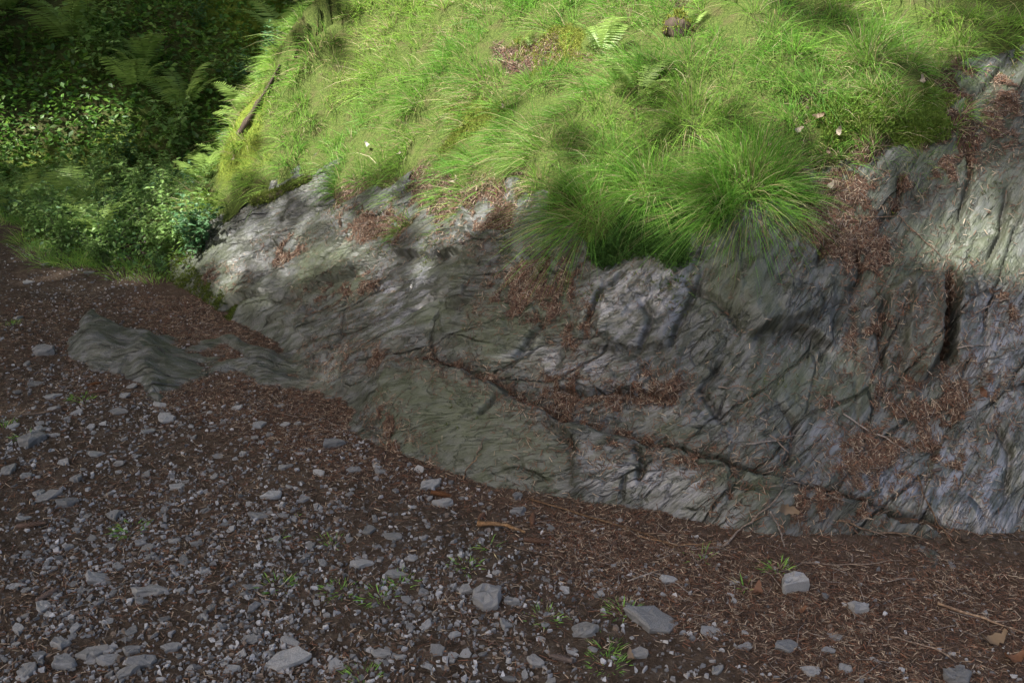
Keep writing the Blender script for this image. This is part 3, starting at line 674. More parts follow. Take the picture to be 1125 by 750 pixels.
# ------------------------------------------------------------------ stones
def stone_mesh(name, seed, flat=.3, n=9, aspect=.7, detail=1):
    """a broken slate plate: irregular angular outline, split faces, chipped rim"""
    g = np.random.default_rng(seed); n = int(g.integers(5, 8)); a = np.linspace(0, 2 * math.pi, n, endpoint=False) + g.normal(0, .22, n)
    rr = g.uniform(.7, 1.15, n); pts = np.stack([np.cos(a) * rr, np.sin(a) * rr * aspect], 1)
    Q = []                                                    # chipped edges between the corners
    for i in range(n):
        p, q = pts[i], pts[(i + 1) % n]; Q += [p, p + (q - p) * g.uniform(.35, .65) * 1.0 + g.normal(0, .05, 2)]
    Q = np.array(Q) * .5; m = len(Q); lv = []
    tlt = g.normal(0, .10, 2)
    for z, s in ((-.5, .85), (.12, 1.0), (.40, .97), (.5, .86)):
        zz = z * flat + (Q @ tlt if z > 0 else 0) + g.normal(0, .05 * flat, m)
        lv.append(np.column_stack([Q * s + g.normal(0, .018, (m, 2)), zz]))
    mid = Q * .42; lv.append(np.column_stack([mid + g.normal(0, .03, (m, 2)), .5 * flat + mid @ tlt + g.normal(0, .07 * flat, m)]))
    V = np.concatenate(lv + [[[0, 0, flat * .52]]]); Fs = []
    for k in range(4):
        for i in range(m):
            j = (i + 1) % m; Fs.append((k * m + i, k * m + j, (k + 1) * m + j, (k + 1) * m + i))
    Fs += [(4 * m + i, 4 * m + (i + 1) % m, 5 * m) for i in range(m)]
    me = bpy.data.meshes.new(name); me.from_pydata(V.tolist(), [], Fs); me.update(); me.materials.append(M['stone']); return me
STONES = [  # px, py, width px, flatness, label
 (163, 650, 46, .22, 'large dark broken slate plate on the path at left'), (53, 546, 30, .2, 'flat oblong pale slate stone near the left edge'),
 (73, 553, 22, .5, 'dark lumpy stone beside the flat oblong one near the left edge'), (300, 547, 27, .3, 'light grey flat stone alone in the middle of the path'),
 (285, 568, 24, .25, 'flat slate stone just below the light grey one mid-path'), (312, 570, 14, .4, 'small upright slate chip beside the mid-path weed'),
 (108, 636, 32, .25, 'long dark slate stone left of the broken plate'), (65, 705, 25, .4, 'grey rounded stone in the bottom left stone cluster'),
 (102, 716, 33, .35, 'broad grey stone in the middle of the bottom left cluster'), (70, 725, 32, .4, 'thick grey stone at the lower left of the cluster'),
 (118, 723, 30, .3, 'long tilted slate stone leaning in the bottom left cluster'), (145, 716, 23, .4, 'bluish stone at the right of the bottom left cluster'),
 (158, 729, 36, .3, 'dark slate stone at the lower right of the cluster'), (140, 740, 28, .35, 'bluish stone touching the bottom edge below the cluster'),
 (188, 712, 21, .35, 'pointed slate stone right of the bottom left cluster'), (275, 701, 22, .3, 'bluish oval stone near the bottom, left of centre'),
 (317, 705, 28, .2, 'thin flat slate stone near the bottom, left of centre'), (318, 726, 52, .25, 'large olive slate slab lying near the bottom edge'),
 (129, 622, 18, .3, 'pale bluish slate chip above the long dark stone'), (398, 620, 34, .22, 'pale angular flat stone left of the path weeds'),
 (535, 663, 36, .75, 'upright pointed slate block in the bottom centre of the path'), (487, 553, 28, .45, 'thick oblong grey stone at the foot of the rock'),
 (570, 565, 22, .45, 'rounded grey stone beside a spruce cone at the rock foot'), (569, 551, 14, .6, 'small greenish stone on top of the rounded one at the rock foot'),
 (510, 653, 18, .5, 'small rounded stone left of the upright slate block'), (562, 663, 24, .4, 'grey stone right of the upright slate block'),
 (720, 686, 66, .18, 'longest flat slate plate near the bottom, right of centre'), (641, 697, 38, .3, 'half-buried olive stone left of the longest plate'),
 (702, 723, 27, .4, 'round olive stone below the longest plate'), (733, 642, 20, .45, 'two-toned stone above the longest plate'),
 (871, 650, 36, .75, 'blocky grey slate boulder standing on the needle litter at right'), (943, 672, 34, .4, 'half-buried pale stone right of the blocky boulder'),
 (864, 713, 31, .3, 'flat light grey stone below the blocky boulder'), (783, 697, 30, .15, 'thin slate flake between the longest plate and the blocky boulder'),
 (1048, 745, 36, .4, 'pale rounded stone cut by the bottom edge at right'), (50, 389, 24, .6, 'dark tilted slate wedge at the left end of the low ridge'),
 (130, 453, 23, .25, 'flat grey slate chip below the low rock ridge'), (365, 490, 28, .45, 'moss-tinged stone at the left foot of the lower slab'),
 (435, 633, 28, .2, 'flat whitish stone among the path weeds'), (473, 534, 30, .35, 'stone edged with moss above the thick oblong one'),
 (587, 728, 24, .4, 'rounded dark stone near the bottom centre'), (418, 719, 26, .3, 'flat grey slate stone left of bottom centre'), (40, 421, 22, .25, 'pale slate slab among chips at the left edge')]
SMALL = [(249, 578, 17), (80, 640, 14), (48, 667, 20), (82, 690, 16), (145, 692, 17), (370, 732, 22), (281, 645, 14), (202, 618, 16), (85, 528, 13), (194, 535, 22), (122, 598, 13), (163, 600, 18),
 (167, 610, 16), (125, 568, 20), (480, 718, 20), (432, 592, 28), (405, 585, 20), (417, 519, 17), (390, 517, 18), (412, 510, 10), (460, 517, 16), (472, 547, 12), (508, 548, 10), (692, 568, 15), (680, 580, 10),
 (453, 615, 18), (595, 703, 12), (910, 718, 16), (820, 714, 18), (917, 702, 17), (806, 643, 12), (788, 742, 17), (183, 460, 20), (136, 482, 13), (163, 473, 20), (280, 480, 14), (264, 483, 10), (296, 477, 12),
 (260, 448, 15), (225, 452, 12), (313, 465, 14), (285, 467, 18), (175, 444, 18), (136, 434, 14), (145, 424, 14), (57, 435, 18), (60, 450, 18), (35, 487, 34), (20, 430, 14), (15, 470, 18), (10, 520, 20),
 (233, 668, 14), (213, 480, 12), (240, 500, 14), (330, 500, 14), (350, 520, 16), (310, 515, 12), (384, 545, 14), (350, 560, 16), (340, 600, 18), (355, 620, 16), (292, 672, 12), (240, 690, 14),
 (210, 735, 16), (255, 735, 18), (450, 690, 14), (500, 700, 14), (470, 735, 16), (530, 720, 14), (560, 745, 18), (620, 650, 16), (660, 655, 12), (600, 640, 14), (545, 632, 16), (890, 742, 20), (960, 728, 12),
 (30, 610, 14), (25, 570, 16), (18, 645, 18), (20, 690, 16), (30, 735, 20), (110, 660, 13), (120, 680, 15), (180, 680, 14), (200, 650, 12), (75, 600, 14), (100, 590, 12), (225, 560, 14), (180, 560, 12),
 (190, 595, 14), (215, 600, 13), (160, 520, 16), (130, 510, 14), (105, 500, 18), (70, 510, 16), (30, 525, 14), (60, 480, 14), (100, 470, 14), (85, 455, 12), (30, 400, 12), (20, 350, 14), (30, 310, 12), (50, 290, 12), (98, 300, 12)]
svar = [stone_mesh('slate_stone', 300 + k, [.14, .2, .26, .36, .18][k % 5], 7 + k % 3, [.6, .75, .9][k % 3]) for k in range(24)]
def put_stone(me, x, y, w, label, group, z=None, tilt=.12, flat=.3):
    o = bpy.data.objects.new('slate_stone', me); COL.objects.link(o)
    z0 = gz_at(x, y) if z is None else z
    o.location = (x, y, z0 + w * flat * .14); o.scale = (w, w, w); o.rotation_euler = (rng.normal(0, tilt), rng.normal(0, tilt), rng.uniform(0, 6.28))
    tag(o, label, 'stone', group); return o
def metres(px, py, w):
    xy = on_plane(np.array([px]), np.array([py]))[0]; d = math.sqrt(xy @ xy + CAMZ ** 2); return xy, w * d / FPX
for k, (px, py, w, fl, lab) in enumerate(STONES):
    xy, wm = metres(px, py, w); o = put_stone(stone_mesh('slate_stone', 600 + k, fl * .85, 10, .62 if fl < .5 else .8), xy[0], xy[1], wm * .92, lab, 'loose slate stones on the path', None, .1, fl)
    o.rotation_euler[2] = rng.uniform(-.5, .5) + (0 if k % 3 else math.pi)
CHIP = 'small loose grey slate chip among many others on the path'
for k, (px, py, w) in enumerate(SMALL):
    xy, wm = metres(px, py, w); put_stone(svar[k % 24], xy[0], xy[1], wm * .95, CHIP, 'small slate chips scattered on the path')
cnt = 0
while cnt < 185:
    px = rng.uniform(-10, 1100); py = rng.uniform(440, 750)
    den = .95 * (1 - sstep(250, 900, px)) + .12
    xy = on_plane(np.array([px]), np.array([py]))[0]
    if rng.random() > den or foot_d(xy[:1], xy[1:])[0] > -.12: continue
    put_stone(svar[rng.integers(24)], xy[0], xy[1], rng.choice([.026, .03, .038, .046], p=[.35, .3, .25, .1]), CHIP, 'small slate chips scattered on the path', tilt=.2); cnt += 1
# fine gravel as one mass
def gravel(n):
    Vs = []; Fs = []; Cs = []; k = 0; m = 0
    while m < n:
        px = rng.uniform(-60, 1180, 4000); py = 265 + 525 * rng.random(4000) ** 1.05
        xy = on_plane(px, py); fd = foot_d(xy[:, 0], xy[:, 1])
        den = (.9 * (1 - sstep(200, 850, px)) + .10) * (.25 + np.clip(fbm(xy[:, 0] * 4, xy[:, 1] * 4, 190, 2) + .5, 0, 1))
        ok = (rng.random(4000) < den) & (fd < -.05); xy = xy[ok][: n - m]; z = ground_z(xy[:, 0], xy[:, 1])
        for (x, y), zz in zip(xy, z):
            s = rng.choice([.008, .012, .017, .023], p=[.33, .33, .22, .12]) * rng.uniform(.8, 1.2); a = np.sort(rng.uniform(0, 6.283, 5)); r = rng.uniform(.7, 1.1, 5) * s * .5
            asp = rng.uniform(.5, 1); rot = rng.uniform(0, 6.28); bx = np.cos(a) * r; by = np.sin(a) * r * asp
            qx = bx * math.cos(rot) - by * math.sin(rot); qy = bx * math.sin(rot) + by * math.cos(rot); hh = s * rng.uniform(.18, .4); tx, ty = rng.normal(0, .2, 2)
            b = np.stack([x + qx, y + qy, np.full(5, zz - .002)], 1); t = np.stack([x + qx * .85, y + qy * .85, zz + hh + tx * qx + ty * qy], 1)
            Vs.append(b); Vs.append(t); Fs.append(np.array([[k + i, k + (i + 1) % 5, k + 5 + (i + 1) % 5] for i in range(5)] + [[k + i, k + 5 + (i + 1) % 5, k + 5 + i] for i in range(5)] + [[k + 5, k + 6, k + 7], [k + 5, k + 7, k + 8], [k + 5, k + 8, k + 9]]))
            c = rng.choice([.09, .16, .24, .34], p=[.3, .35, .25, .1]) * np.array([1, 1, 1.03]) if rng.random() < .85 else np.array((.13, .10, .08)); Cs.append(np.tile([*c, 1], (10, 1))); k += 10; m += 1
    return np.concatenate(Vs), np.concatenate(Fs), np.concatenate(Cs)
v, f, c = gravel(15500)
tag(mesh_obj('slate_gravel', v, f, M['gravel'], None, False, dict(col=c)), 'fine slate gravel strewn over the path', 'gravel', kind='stuff')

# ------------------------------------------------------------------ twigs, cones, fallen leaves
def tube(pts, r0, r1, n=5, jit=0.):
    pts = np.asarray(pts, float); m = len(pts); V = []; g = np.random.default_rng(int(abs(pts.sum()) * 1e4) % 99991)
    for i, p in enumerate(pts):
        t = pts[min(i + 1, m - 1)] - pts[max(i - 1, 0)]; t /= np.linalg.norm(t) + 1e-9
        s = np.cross(t, [.1, .2, 1.]); s /= np.linalg.norm(s) + 1e-9; q = np.cross(s, t); r = (r0 + (r1 - r0) * i / (m - 1)) * (1 + jit * g.normal())
        a = np.arange(n) * 2 * math.pi / n; V.append(p + r * (np.cos(a)[:, None] * s + np.sin(a)[:, None] * q))
    V = np.concatenate(V); Fs = [(i * n + k, i * n + (k + 1) % n, (i + 1) * n + (k + 1) % n, (i + 1) * n + k) for i in range(m - 1) for k in range(n)]
    Fs += [tuple(range(n))[::-1], tuple((m - 1) * n + k for k in range(n))]
    return V, Fs
def dense(P, m):
    P = np.asarray(P, float); L = np.concatenate([[0], np.cumsum(np.linalg.norm(np.diff(P, axis=0), axis=1))]); t = np.linspace(0, L[-1], m)
    return np.stack([np.interp(t, L, P[:, k]) for k in range(P.shape[1])], 1)
TWIGS = [([(582, 550), (642, 567), (700, 586), (748, 607)], .004, 'long bare twig lying along the foot of the rock in the centre'),
 ([(793, 602), (825, 572), (860, 540)], .0045, 'pale stick leaning against the lower slab at right'), ([(920, 570), (963, 585), (1017, 591)], .004, 'curved pale twig in the litter below the upper face'),
 ([(1007, 523), (1033, 580), (1047, 604)], .0035, 'thin twig hanging down the rock foot at right'), ([(1030, 665), (1075, 680), (1125, 698)], .0045, 'pale twig running out of the right edge'),
 ([(977, 702), (1023, 713), (1050, 730)], .003, 'thin twig on dark litter near the bottom right'), ([(820, 489), (850, 484), (880, 478)], .004, 'straight dark twig lying flat on the upper face'),
 ([(790, 426), (810, 425), (828, 429)], .003, 'short dark twig stuck to the middle of the rock face'), ([(1053, 383), (1070, 380), (1091, 379)], .003, 'short horizontal twig on the rock right of the groove'),
 ([(1074, 399), (1100, 390), (1125, 381)], .003, 'oblique twig on the rock reaching the right edge'), ([(1055, 417), (1078, 414), (1099, 412)], .003, 'lowest of the three twigs right of the groove'),
 ([(525, 499), (530, 488), (534, 480)], .003, 'tiny twig on the lower olive slab'), ([(509, 528), (517, 512), (530, 498)], .0035, 'thin twig leaning on the left of the lower slab'),
 ([(525, 579), (550, 580), (577, 589)], .009, 'thick dark bark fragment on the path below the lower slab'), ([(283, 652), (295, 660), (306, 668)], .003, 'short dark twig on the path left of centre'),
 ([(25, 459), (45, 457), (68, 453)], .007, 'pale thick stick among the slates at the left edge'), ([(1070, 345), (1090, 333), (1115, 328)], .003, 'twig on the brown litter by the right edge'),
 ([(950, 240), (985, 236), (1035, 285)], .003, 'bent twig below the moss on the right rock'), ([(958, 155), (960, 175), (962, 195)], .003, 'upright reddish stalk beneath the mossy patch'),
 ([(845, 478), (870, 500), (838, 520)], .003, 'bent twig near the trough of the upper face'), ([(700, 590), (745, 600), (790, 598)], .003, 'thin twig along the foot of the lower slab'), ([(845, 560), (855, 580), (862, 603)], .004, 'short stick standing in litter beside the lower slab'),
 ([(1040, 420), (1055, 400), (1070, 390)], .0025, 'thin twig above the big litter patch'), ([(925, 455), (960, 475), (1000, 500)], .003, 'twig crossing the big litter patch on the rock'), ([(690, 640), (720, 630), (760, 655)], .0025, 'fine bent twig on the path right of centre'),
 ([(560, 600), (600, 612), (630, 640)], .0025, 'fine twig on the path below the bark fragment'), ([(880, 620), (930, 622), (990, 617)], .0025, 'fine pale twig across the dark litter at right')]
for k, (pts, r, lab) in enumerate(TWIGS):
    W = []
    for p in dense(pts, 9):
        h_ = hit(p[0], p[1])
        if h_: W.append(h_[1] + h_[2] * (r * 1.3 + .004))
    if len(W) < 3: continue
    W = np.array(W); W[1:-1] += rng.normal(0, .003, (len(W) - 2, 3)) * [1, 1, .4]
    c0 = W[len(W) // 2].copy(); V, Fs = tube(W - c0, r * .95, r * .5, 6, .15)
    tw_ = empty('twig', c0); mesh_obj('stem', V, Fs, M['twig'], tw_); tag(tw_, lab, 'twig', 'fallen twigs')
    g = np.random.default_rng(k); side = W[len(W) // 2] - c0 + 0
    d = (W[-1] - W[0]); L = np.linalg.norm(d); perp = np.cross(d, UP); perp /= np.linalg.norm(perp) + 1e-9
    for s in (-1, 1):
        i0 = g.integers(2, len(W) - 2) if len(W) > 5 else 1; b0 = W[i0] - c0
        b1 = b0 + d / L * L * .16 + perp * s * L * .09 + UP * .006
        V, Fs = tube(dense([b0, (b0 + b1) / 2 + UP * .002, b1], 4), r * .55, r * .3, 4); mesh_obj('side_shoot', V, Fs, M['twig'], tw_)
# many fine unnamed twiglets in the litter
tl = []; kk = 0; Vt = []; Ft = []
for k in range(420):
    if k % 2: i = pick(wl_, 1)[0]; c0 = LP.reshape(-1, 3)[i] + RN.reshape(-1, 3)[i] * .006; nn = RN.reshape(-1, 3)[i]
    else: i = pick(wg * (red > .5), 1)[0]; c0 = np.array([GX.ravel()[i], GY.ravel()[i], gz.ravel()[i] + .004]); nn = UP
    d = tang(nn[None])[0]; L = rng.uniform(.015, .06); q = np.cross(nn, d)
    V, Fs = tube([c0 - d * L, c0 + q * rng.normal(0, .008) + nn * .003, c0 + d * L], .0014, .0008, 3)
    Vt.append(V); Ft += [tuple(j + kk for j in f_) for f_ in Fs]; kk += len(V)
tag(mesh_obj('twig_litter', np.concatenate(Vt), Ft, M['twig']), 'fine twig fragments strewn in the needle litter', 'twig litter', kind='stuff')

def cone_mesh():
    V = []; Fs = []; k = 0; rows = 13
    g = np.random.default_rng(3)
    for r_ in range(rows):
        t = (r_ + .5) / rows; x = t - .5; rad = .135 * (math.sin(math.pi * (t * .86 + .10)) ** .7); n = 8
        for i in range(n):
            a = (i + .5 * (r_ % 2)) * 2 * math.pi / n; ca, sa = math.cos(a), math.sin(a); w = .62 * math.pi / n
            p = lambda xx, rr, aa: (xx, rr * math.cos(aa), rr * math.sin(aa))
            V += [p(x - .05, rad * .72, a - w), p(x - .05, rad * .72, a + w), p(x + .03, rad * 1.06, a + w), p(x + .065, rad * 1.14, a), p(x + .03, rad * 1.06, a - w)]
            Fs.append((k, k + 1, k + 2, k + 3, k + 4)); k += 5
    cv, cf = tube([(-.5, 0, 0), (-.3, 0, 0), (0, 0, 0), (.3, 0, 0), (.5, 0, 0)], .10, .055, 8)
    V += [tuple(q) for q in cv]; Fs += [tuple(j + k for j in f_) for f_ in cf]
    me = bpy.data.meshes.new('scales'); me.from_pydata(V, [], Fs); me.update(); me.materials.append(M['cone']); return me
cme = cone_mesh()
CONES = [(35, 579, .2, .09, 'brown spruce cone near the left edge of the path'), (53, 655, 1.1, .07, 'small spruce cone left of the long dark stone'), (104, 423, .5, .06, 'reddish spruce cone lying nearer the low rock ridge'),
         (108, 432, .3, .075, 'reddish spruce cone just below another one by the low ridge'), (585, 573, 1.5, .07, 'upright-lying spruce cone right of the rounded stone'), (590, 597, .0, .085, 'long spruce cone with orange broken end on the path'),
         (529, 568, 1.2, .05, 'small orange spruce cone under the lower slab'), (617, 725, 2.6, .07, 'chewed reddish spruce cone near the bottom centre'), (1030, 517, .4, .05, 'pinkish spruce cone resting on the litter on the rock'), (485, 545, .1, .08, 'spruce cone behind the thick oblong stone')]
for px, py, rz, L, lab in CONES:
    h_ = hit(px, py); C = h_[1]; o = empty('spruce_cone', C + h_[2] * L * .12, rz); tag(o, lab, 'cone', 'fallen spruce cones')
    s = bpy.data.objects.new('scales', cme); COL.objects.link(s); s.parent = o; s.scale = (L, L, L); s.rotation_euler = (rng.uniform(0, 6), rng.normal(0, .12), 0)
def leaf_geo(L, w, curl, seed, lob=0):
    g = np.random.default_rng(seed); n = 9; V = []
    for i in range(n):
        t = i / (n - 1); hw = w * math.sin(math.pi * min(1, t * .93 + .04)) ** .8 * (1 + lob * (1 if i % 2 else -1)); x = (t - .5) * L; z = curl * L * (t - .5) ** 2 * 2
        V += [(x, -hw, z + abs(hw) * .25), (x, 0, z), (x, hw, z + abs(hw) * .25)]
    V = np.array(V) + g.normal(0, .002, (3 * n, 3)); Fs = []
    for i in range(n - 1):
        for k in (0, 1): a = 3 * i + k; Fs.append((a, a + 1, a + 4, a + 3))
    return V, Fs
LEAVES = [(1013, 95, .05, 'P', 'pale bleached leaf beside the brown soil at upper right'), (917, 148, .05, 'P', 'pale dry leaf in front of the bright moss'), (872, 147, .05, 'P', 'pale dry leaf left of the bright moss'),
          (897, 133, .055, 'T', 'tan dry leaf at the upper left of the bright moss'), (908, 168, .04, 'T', 'tan dry leaf on bare rock under the moss'), (910, 211, .05, 'P', 'pale leaf beside the big drooping tussock'), (845, 162, .04, 'T', 'tan leaf at the top of the big tussock'),
          (407, 163, .05, 'W', 'whitish bleached leaf on the grass at left'), (443, 172, .04, 'P', 'small pale leaf in the grass right of the bleached one'), (555, 123, .04, 'P', 'pale leaf in the grass left of centre'), (863, 558, .08, 'T', 'lobed tan oak leaf lying in litter by the rock'),
          (832, 653, .07, 'O', 'rusty orange leaf left of the blocky boulder'), (1113, 727, .08, 'O', 'rusty orange leaf in the bottom right corner'), (1090, 707, .09, 'T', 'lobed brown leaf above the bottom right corner'), (880, 674, .04, 'O', 'small orange leaf fragment below the blocky boulder'),
          (693, 725, .05, 'T', 'curled brown leaf beside the round olive stone'), (505, 203, .05, 'P', 'pale leaf on the brown needle patch'), (260, 178, .05, 'P', 'pale leaf on the mossy left shoulder'), (1080, 430, .05, 'O', 'orange leaf scrap on the big litter patch')]
LC = dict(P=(.27, .23, .175), T=(.14, .10, .065), W=(.40, .38, .33), O=(.12, .058, .032))
for k, (px, py, L, kc, lab) in enumerate(LEAVES):
    h_ = hit(px, py)
    V, Fs = leaf_geo(L * .8, L * .2, .9, k, -.22 if 'lobed' in lab else .06)
    o = mesh_obj('fallen_leaf', V, Fs, M['deadleaf'], None, True, dict(col=np.tile([*LC[kc], 1], (len(V), 1))))
    o.rotation_euler = (Vector(h_[2]).to_track_quat('Z', 'Y').to_matrix() @ Matrix.Rotation(rng.uniform(0, 6), 3, 'Z')).to_euler(); o.location = h_[1] + h_[2] * .008
    if turf and py < 215: o.location = h_[1] + h_[2] * .03
    tag(o, lab, 'leaf', 'fallen leaves')

# weeds on the path
WEEDS = [(143, 575, 'sparse weed tuft on the left of the path'), (322, 563, 'tiny weed beside the upright chip mid-path'), (305, 587, 'tiny weed below the mid-path stones'), (365, 588, 'small weed on the middle of the path'), (305, 637, 'weed tuft left of centre on the path'),
         (372, 643, 'weed tuft left of the whitish stone'), (512, 617, 'dense bright weed tuft in the centre of the path'), (415, 650, 'bright weed tuft below the whitish stone'), (438, 636, 'weed tuft growing by the whitish stone'), (598, 672, 'weed tuft right of the upright slate block'), (683, 667, 'weed tuft left above the longest plate'),
         (665, 708, 'upper weed tuft below the half-buried olive stone'), (667, 726, 'lower weed tuft beside the round olive stone'), (395, 740, 'weed tuft at the bottom edge left of centre'), (537, 597, 'thin grass sprig on the path under the bark fragment'), (818, 640, 'thin grass sprig left of the blocky boulder'),
         (770, 613, 'tiny grass sprig in the litter below the slab'), (28, 474, 'weed tuft at the left edge near pale stick'), (3, 462, 'weed tuft cut by the left edge'), (90, 431, 'weed by the two reddish cones'), (12, 350, 'grass tuft at the left edge by the low ridge'), (853, 623, 'dark green moss tuft above the blocky boulder'), (893, 578, 'dark moss tuft in the litter by the rock foot'), (852, 570, 'green moss tuft at the end of the lower slab')]
for k, (px, py, lab) in enumerate(WEEDS):
    xy = on_plane(np.array([px]), np.array([py + 6]))[0]; z = gz_at(*xy); sm = 'sprig' in lab; tiny = 'tiny' in lab or sm
    v, f, c = tuft_blades(np.zeros(3), UP, 18 if tiny else 85, .014 if tiny else .038, .075 if sm else (.04 if tiny else .046), 7000 + k, .08, 1.1, .5, .0048, hue=np.array((.12, .27, .045)))
    o = mesh_obj('weed_tuft', v, f, M['grass'], None, True, dict(col=c)); o.location = (xy[0], xy[1], z); tag(o, lab, 'weed', 'weeds on the path')

# ------------------------------------------------------------------ ferns and leafy plants
def frond_geo(L, seed, pairs=15, wid=.30, arch=.35):
    g = np.random.default_rng(seed); V = []; Fs = []; C = []; k = 0
    base = np.array((.17, .26, .06)) * g.uniform(.85, 1.2)
    def P(t): return np.array([L * t * (1 - .12 * t), 0, L * (arch * 2 * t * .9 - arch * 1.5 * t * t)])
    tv, tf = tube([P(t) for t in np.linspace(0, 1, 8)], .0022, .0006, 3); V.append(tv); Fs += tf; C.append(np.tile([.10, .12, .04, 1], (len(tv), 1))); k = len(tv)
    for i in range(pairs):
        t = .16 + .83 * i / pairs; p = P(t); tg = P(t + .02) - p; tg /= np.linalg.norm(tg)
        ln = L * wid * (math.sin(math.pi * min(1, (1 - t) * .80 + .06)) ** .9); hw = L * .017 * (.6 + .6 * (1 - t))
        for s in (-1, 1):
            d = np.array([.35, s, -.12 + g.normal(0, .08)]); d /= np.linalg.norm(d); q = tg
            pts = []
            for a, wv in ((0, .5), (.22, 1.0), (.45, .85), (.7, .6)):
                c0 = p + d * ln * a + np.array([0, 0, -.10 * ln * a * a]); pts += [c0 - q * hw * wv, c0 + q * hw * wv]
            pts.append(p + d * ln + np.array([0, 0, -.1 * ln])); V.append(np.array(pts))
            Fs += [(k, k + 1, k + 3, k + 2), (k + 2, k + 3, k + 5, k + 4), (k + 4, k + 5, k + 7, k + 6), (k + 6, k + 7, k + 8)]
            C.append(np.tile([*(base * g.uniform(.8, 1.2)), 1], (9, 1))); k += 9
    return np.concatenate(V), Fs, np.concatenate(C)
fvar = []
for k in range(5):
    V, Fs, C = frond_geo(1.0, 40 + k, 22, .24, .30 + .08 * k); o = mesh_obj('frond', V, Fs, M['fern'], None, False, dict(col=C)); fvar.append(o.data); bpy.data.objects.remove(o)
def fern(C, n, L, label, group, spread=None, up=.6, rz=None):
    t = empty('fern', C); tag(t, label, 'fern', group)
    for i in range(n):
        o = bpy.data.objects.new('frond', fvar[rng.integers(5)]); COL.objects.link(o); o.parent = t
        s = L * rng.uniform(.75, 1.15); o.scale = (s, s, s)
        a = (i / n * 6.283 + rng.normal(0, .25)) if spread is None else spread[i % len(spread)] + rng.normal(0, .12)
        o.rotation_euler = (rng.normal(0, .15), -up + rng.normal(0, .15), a)
    return t
FERNS = [(662, 62, 6, .30, [1.2, 1.9, .4, 2.8, 5.0], 'upright pale fern on the bank near the top centre', .75), (703, 108, 6, .28, [.3, 1.2, 2.4, 3.3, 5.2], 'low pale fern with long fronds right of the upright fern', .35), (585, 52, 4, .12, None, 'tiny fern left of the upright fern', .5),
         (270, 62, 7, .42, [2.6, 3.2, 1.2, .4, 2.0, 4.2, 5.0], 'sunlit fern arching left at the top of the left shoulder', .45), (300, 35, 6, .40, [2.4, 1.4, .6, 3.2, 4.4, 5.4], 'sunlit fern highest on the left edge of the bank', .6), (247, 100, 6, .35, None, 'fern hanging beside the bare root', .4),
         (762, 30, 4, .14, None, 'small fern by the brown soil bite at the top', .5)]
for px, py, n, L, spread, lab, up in FERNS:
    h_ = hit(px, py); C = h_[1] if h_ else cast(px, py)[0]
    fern(C, n, L, lab, 'ferns on the bank', spread, up)
# left undergrowth
def plant_geo(seed, hgt, nst, leafL, dens):
    g = np.random.default_rng(seed); SV = []; SF = []; sk = 0; LV = []; LF_ = []; LCc = []; k = 0
    hue = GREENS[g.integers(0, 4)] * np.array([.85, .80, 1.5])
    for s in range(nst):
        a = g.uniform(0, 6.283); ln = g.uniform(.12, .5); h = hgt * g.uniform(.6, 1.1)
        P = np.array([[.03 * g.normal() + math.cos(a) * ln * hgt * t ** 1.5, .03 * g.normal() * 0 + math.sin(a) * ln * hgt * t ** 1.5, h * t * (1 - .12 * t)] for t in np.linspace(0, 1, 6)])
        tv, tf = tube(P, .003, .001, 3); SV.append(tv); SF += [tuple(j + sk for j in f_) for f_ in tf]; sk += len(tv)
        m = int(dens * h / hgt)
        for i in range(m):
            t = g.uniform(.18, 1); c0 = np.array([np.interp(t, np.linspace(0, 1, 6), P[:, q]) for q in range(3)]); b = i * 2.4 + g.normal(0, .3)
            d = np.array([math.cos(b), math.sin(b), g.normal(.05, .3)]); d /= np.linalg.norm(d); sd = np.cross(d, UP + g.normal(0, .25, 3)); sd /= np.linalg.norm(sd); L = leafL * g.uniform(.6, 1.2); w = L * g.uniform(.26, .38)
            c0 = c0 + d * L * .25; nrm = np.cross(sd, d)
            pts = np.array([c0, c0 + d * L * .35 - sd * w + nrm * w * .3, c0 + d * L * .4, c0 + d * L * .35 + sd * w + nrm * w * .3, c0 + d * L * .7 - sd * w * .65 + nrm * w * .1, c0 + d * L * .7 + sd * w * .65 + nrm * w * .1, c0 + d * L - nrm * L * .15])
            LV.append(pts); LF_ += [(k, k + 2, k + 1), (k, k + 3, k + 2), (k + 1, k + 2, k + 4), (k + 2, k + 3, k + 5), (k + 2, k + 6, k + 4), (k + 2, k + 5, k + 6)]; LCc.append(np.tile([*(hue * g.uniform(.75, 1.3)), 1], (7, 1))); k += 7
    return np.concatenate(SV), SF, np.concatenate(LV), LF_, np.concatenate(LCc)
PV = []
for k, (hg, ns, ll, dn) in enumerate([(.42, 8, .038, 44), (.34, 9, .032, 42), (.5, 8, .042, 46), (.28, 9, .028, 36), (.38, 9, .035, 42)]):
    sv, sf, lv, lf, lc = plant_geo(900 + k, hg, ns, ll, dn)
    so = mesh_obj('stem', sv, sf, M['stem']); lo_ = mesh_obj('foliage', lv, lf, M['leaf'], None, False, dict(col=lc)); PV.append((so.data, lo_.data)); bpy.data.objects.remove(so); bpy.data.objects.remove(lo_)
def plant(x, y, z, s, lab, grp, k=None):
    k = rng.integers(5) if k is None else k
    t = empty('leafy_plant', (x, y, z), rng.uniform(0, 6.28)); t.scale = (s, s, s); tag(t, lab, 'plant', grp)
    for nm, d in zip(('stem', 'foliage'), PV[k]):
        o = bpy.data.objects.new(nm, d); COL.objects.link(o); o.parent = t
    return t
NAMED = [(108, 292, .8, 'leafy plant at the front edge of the left undergrowth'), (60, 262, .9, 'leafy plant where the path bends out of view at left'), (150, 275, .8, 'leafy plant against the mossy rock edge'), (20, 240, 1., 'leafy plant cut by the left edge above the path'), (175, 235, .8, 'leafy plant leaning on the left rock shoulder')]
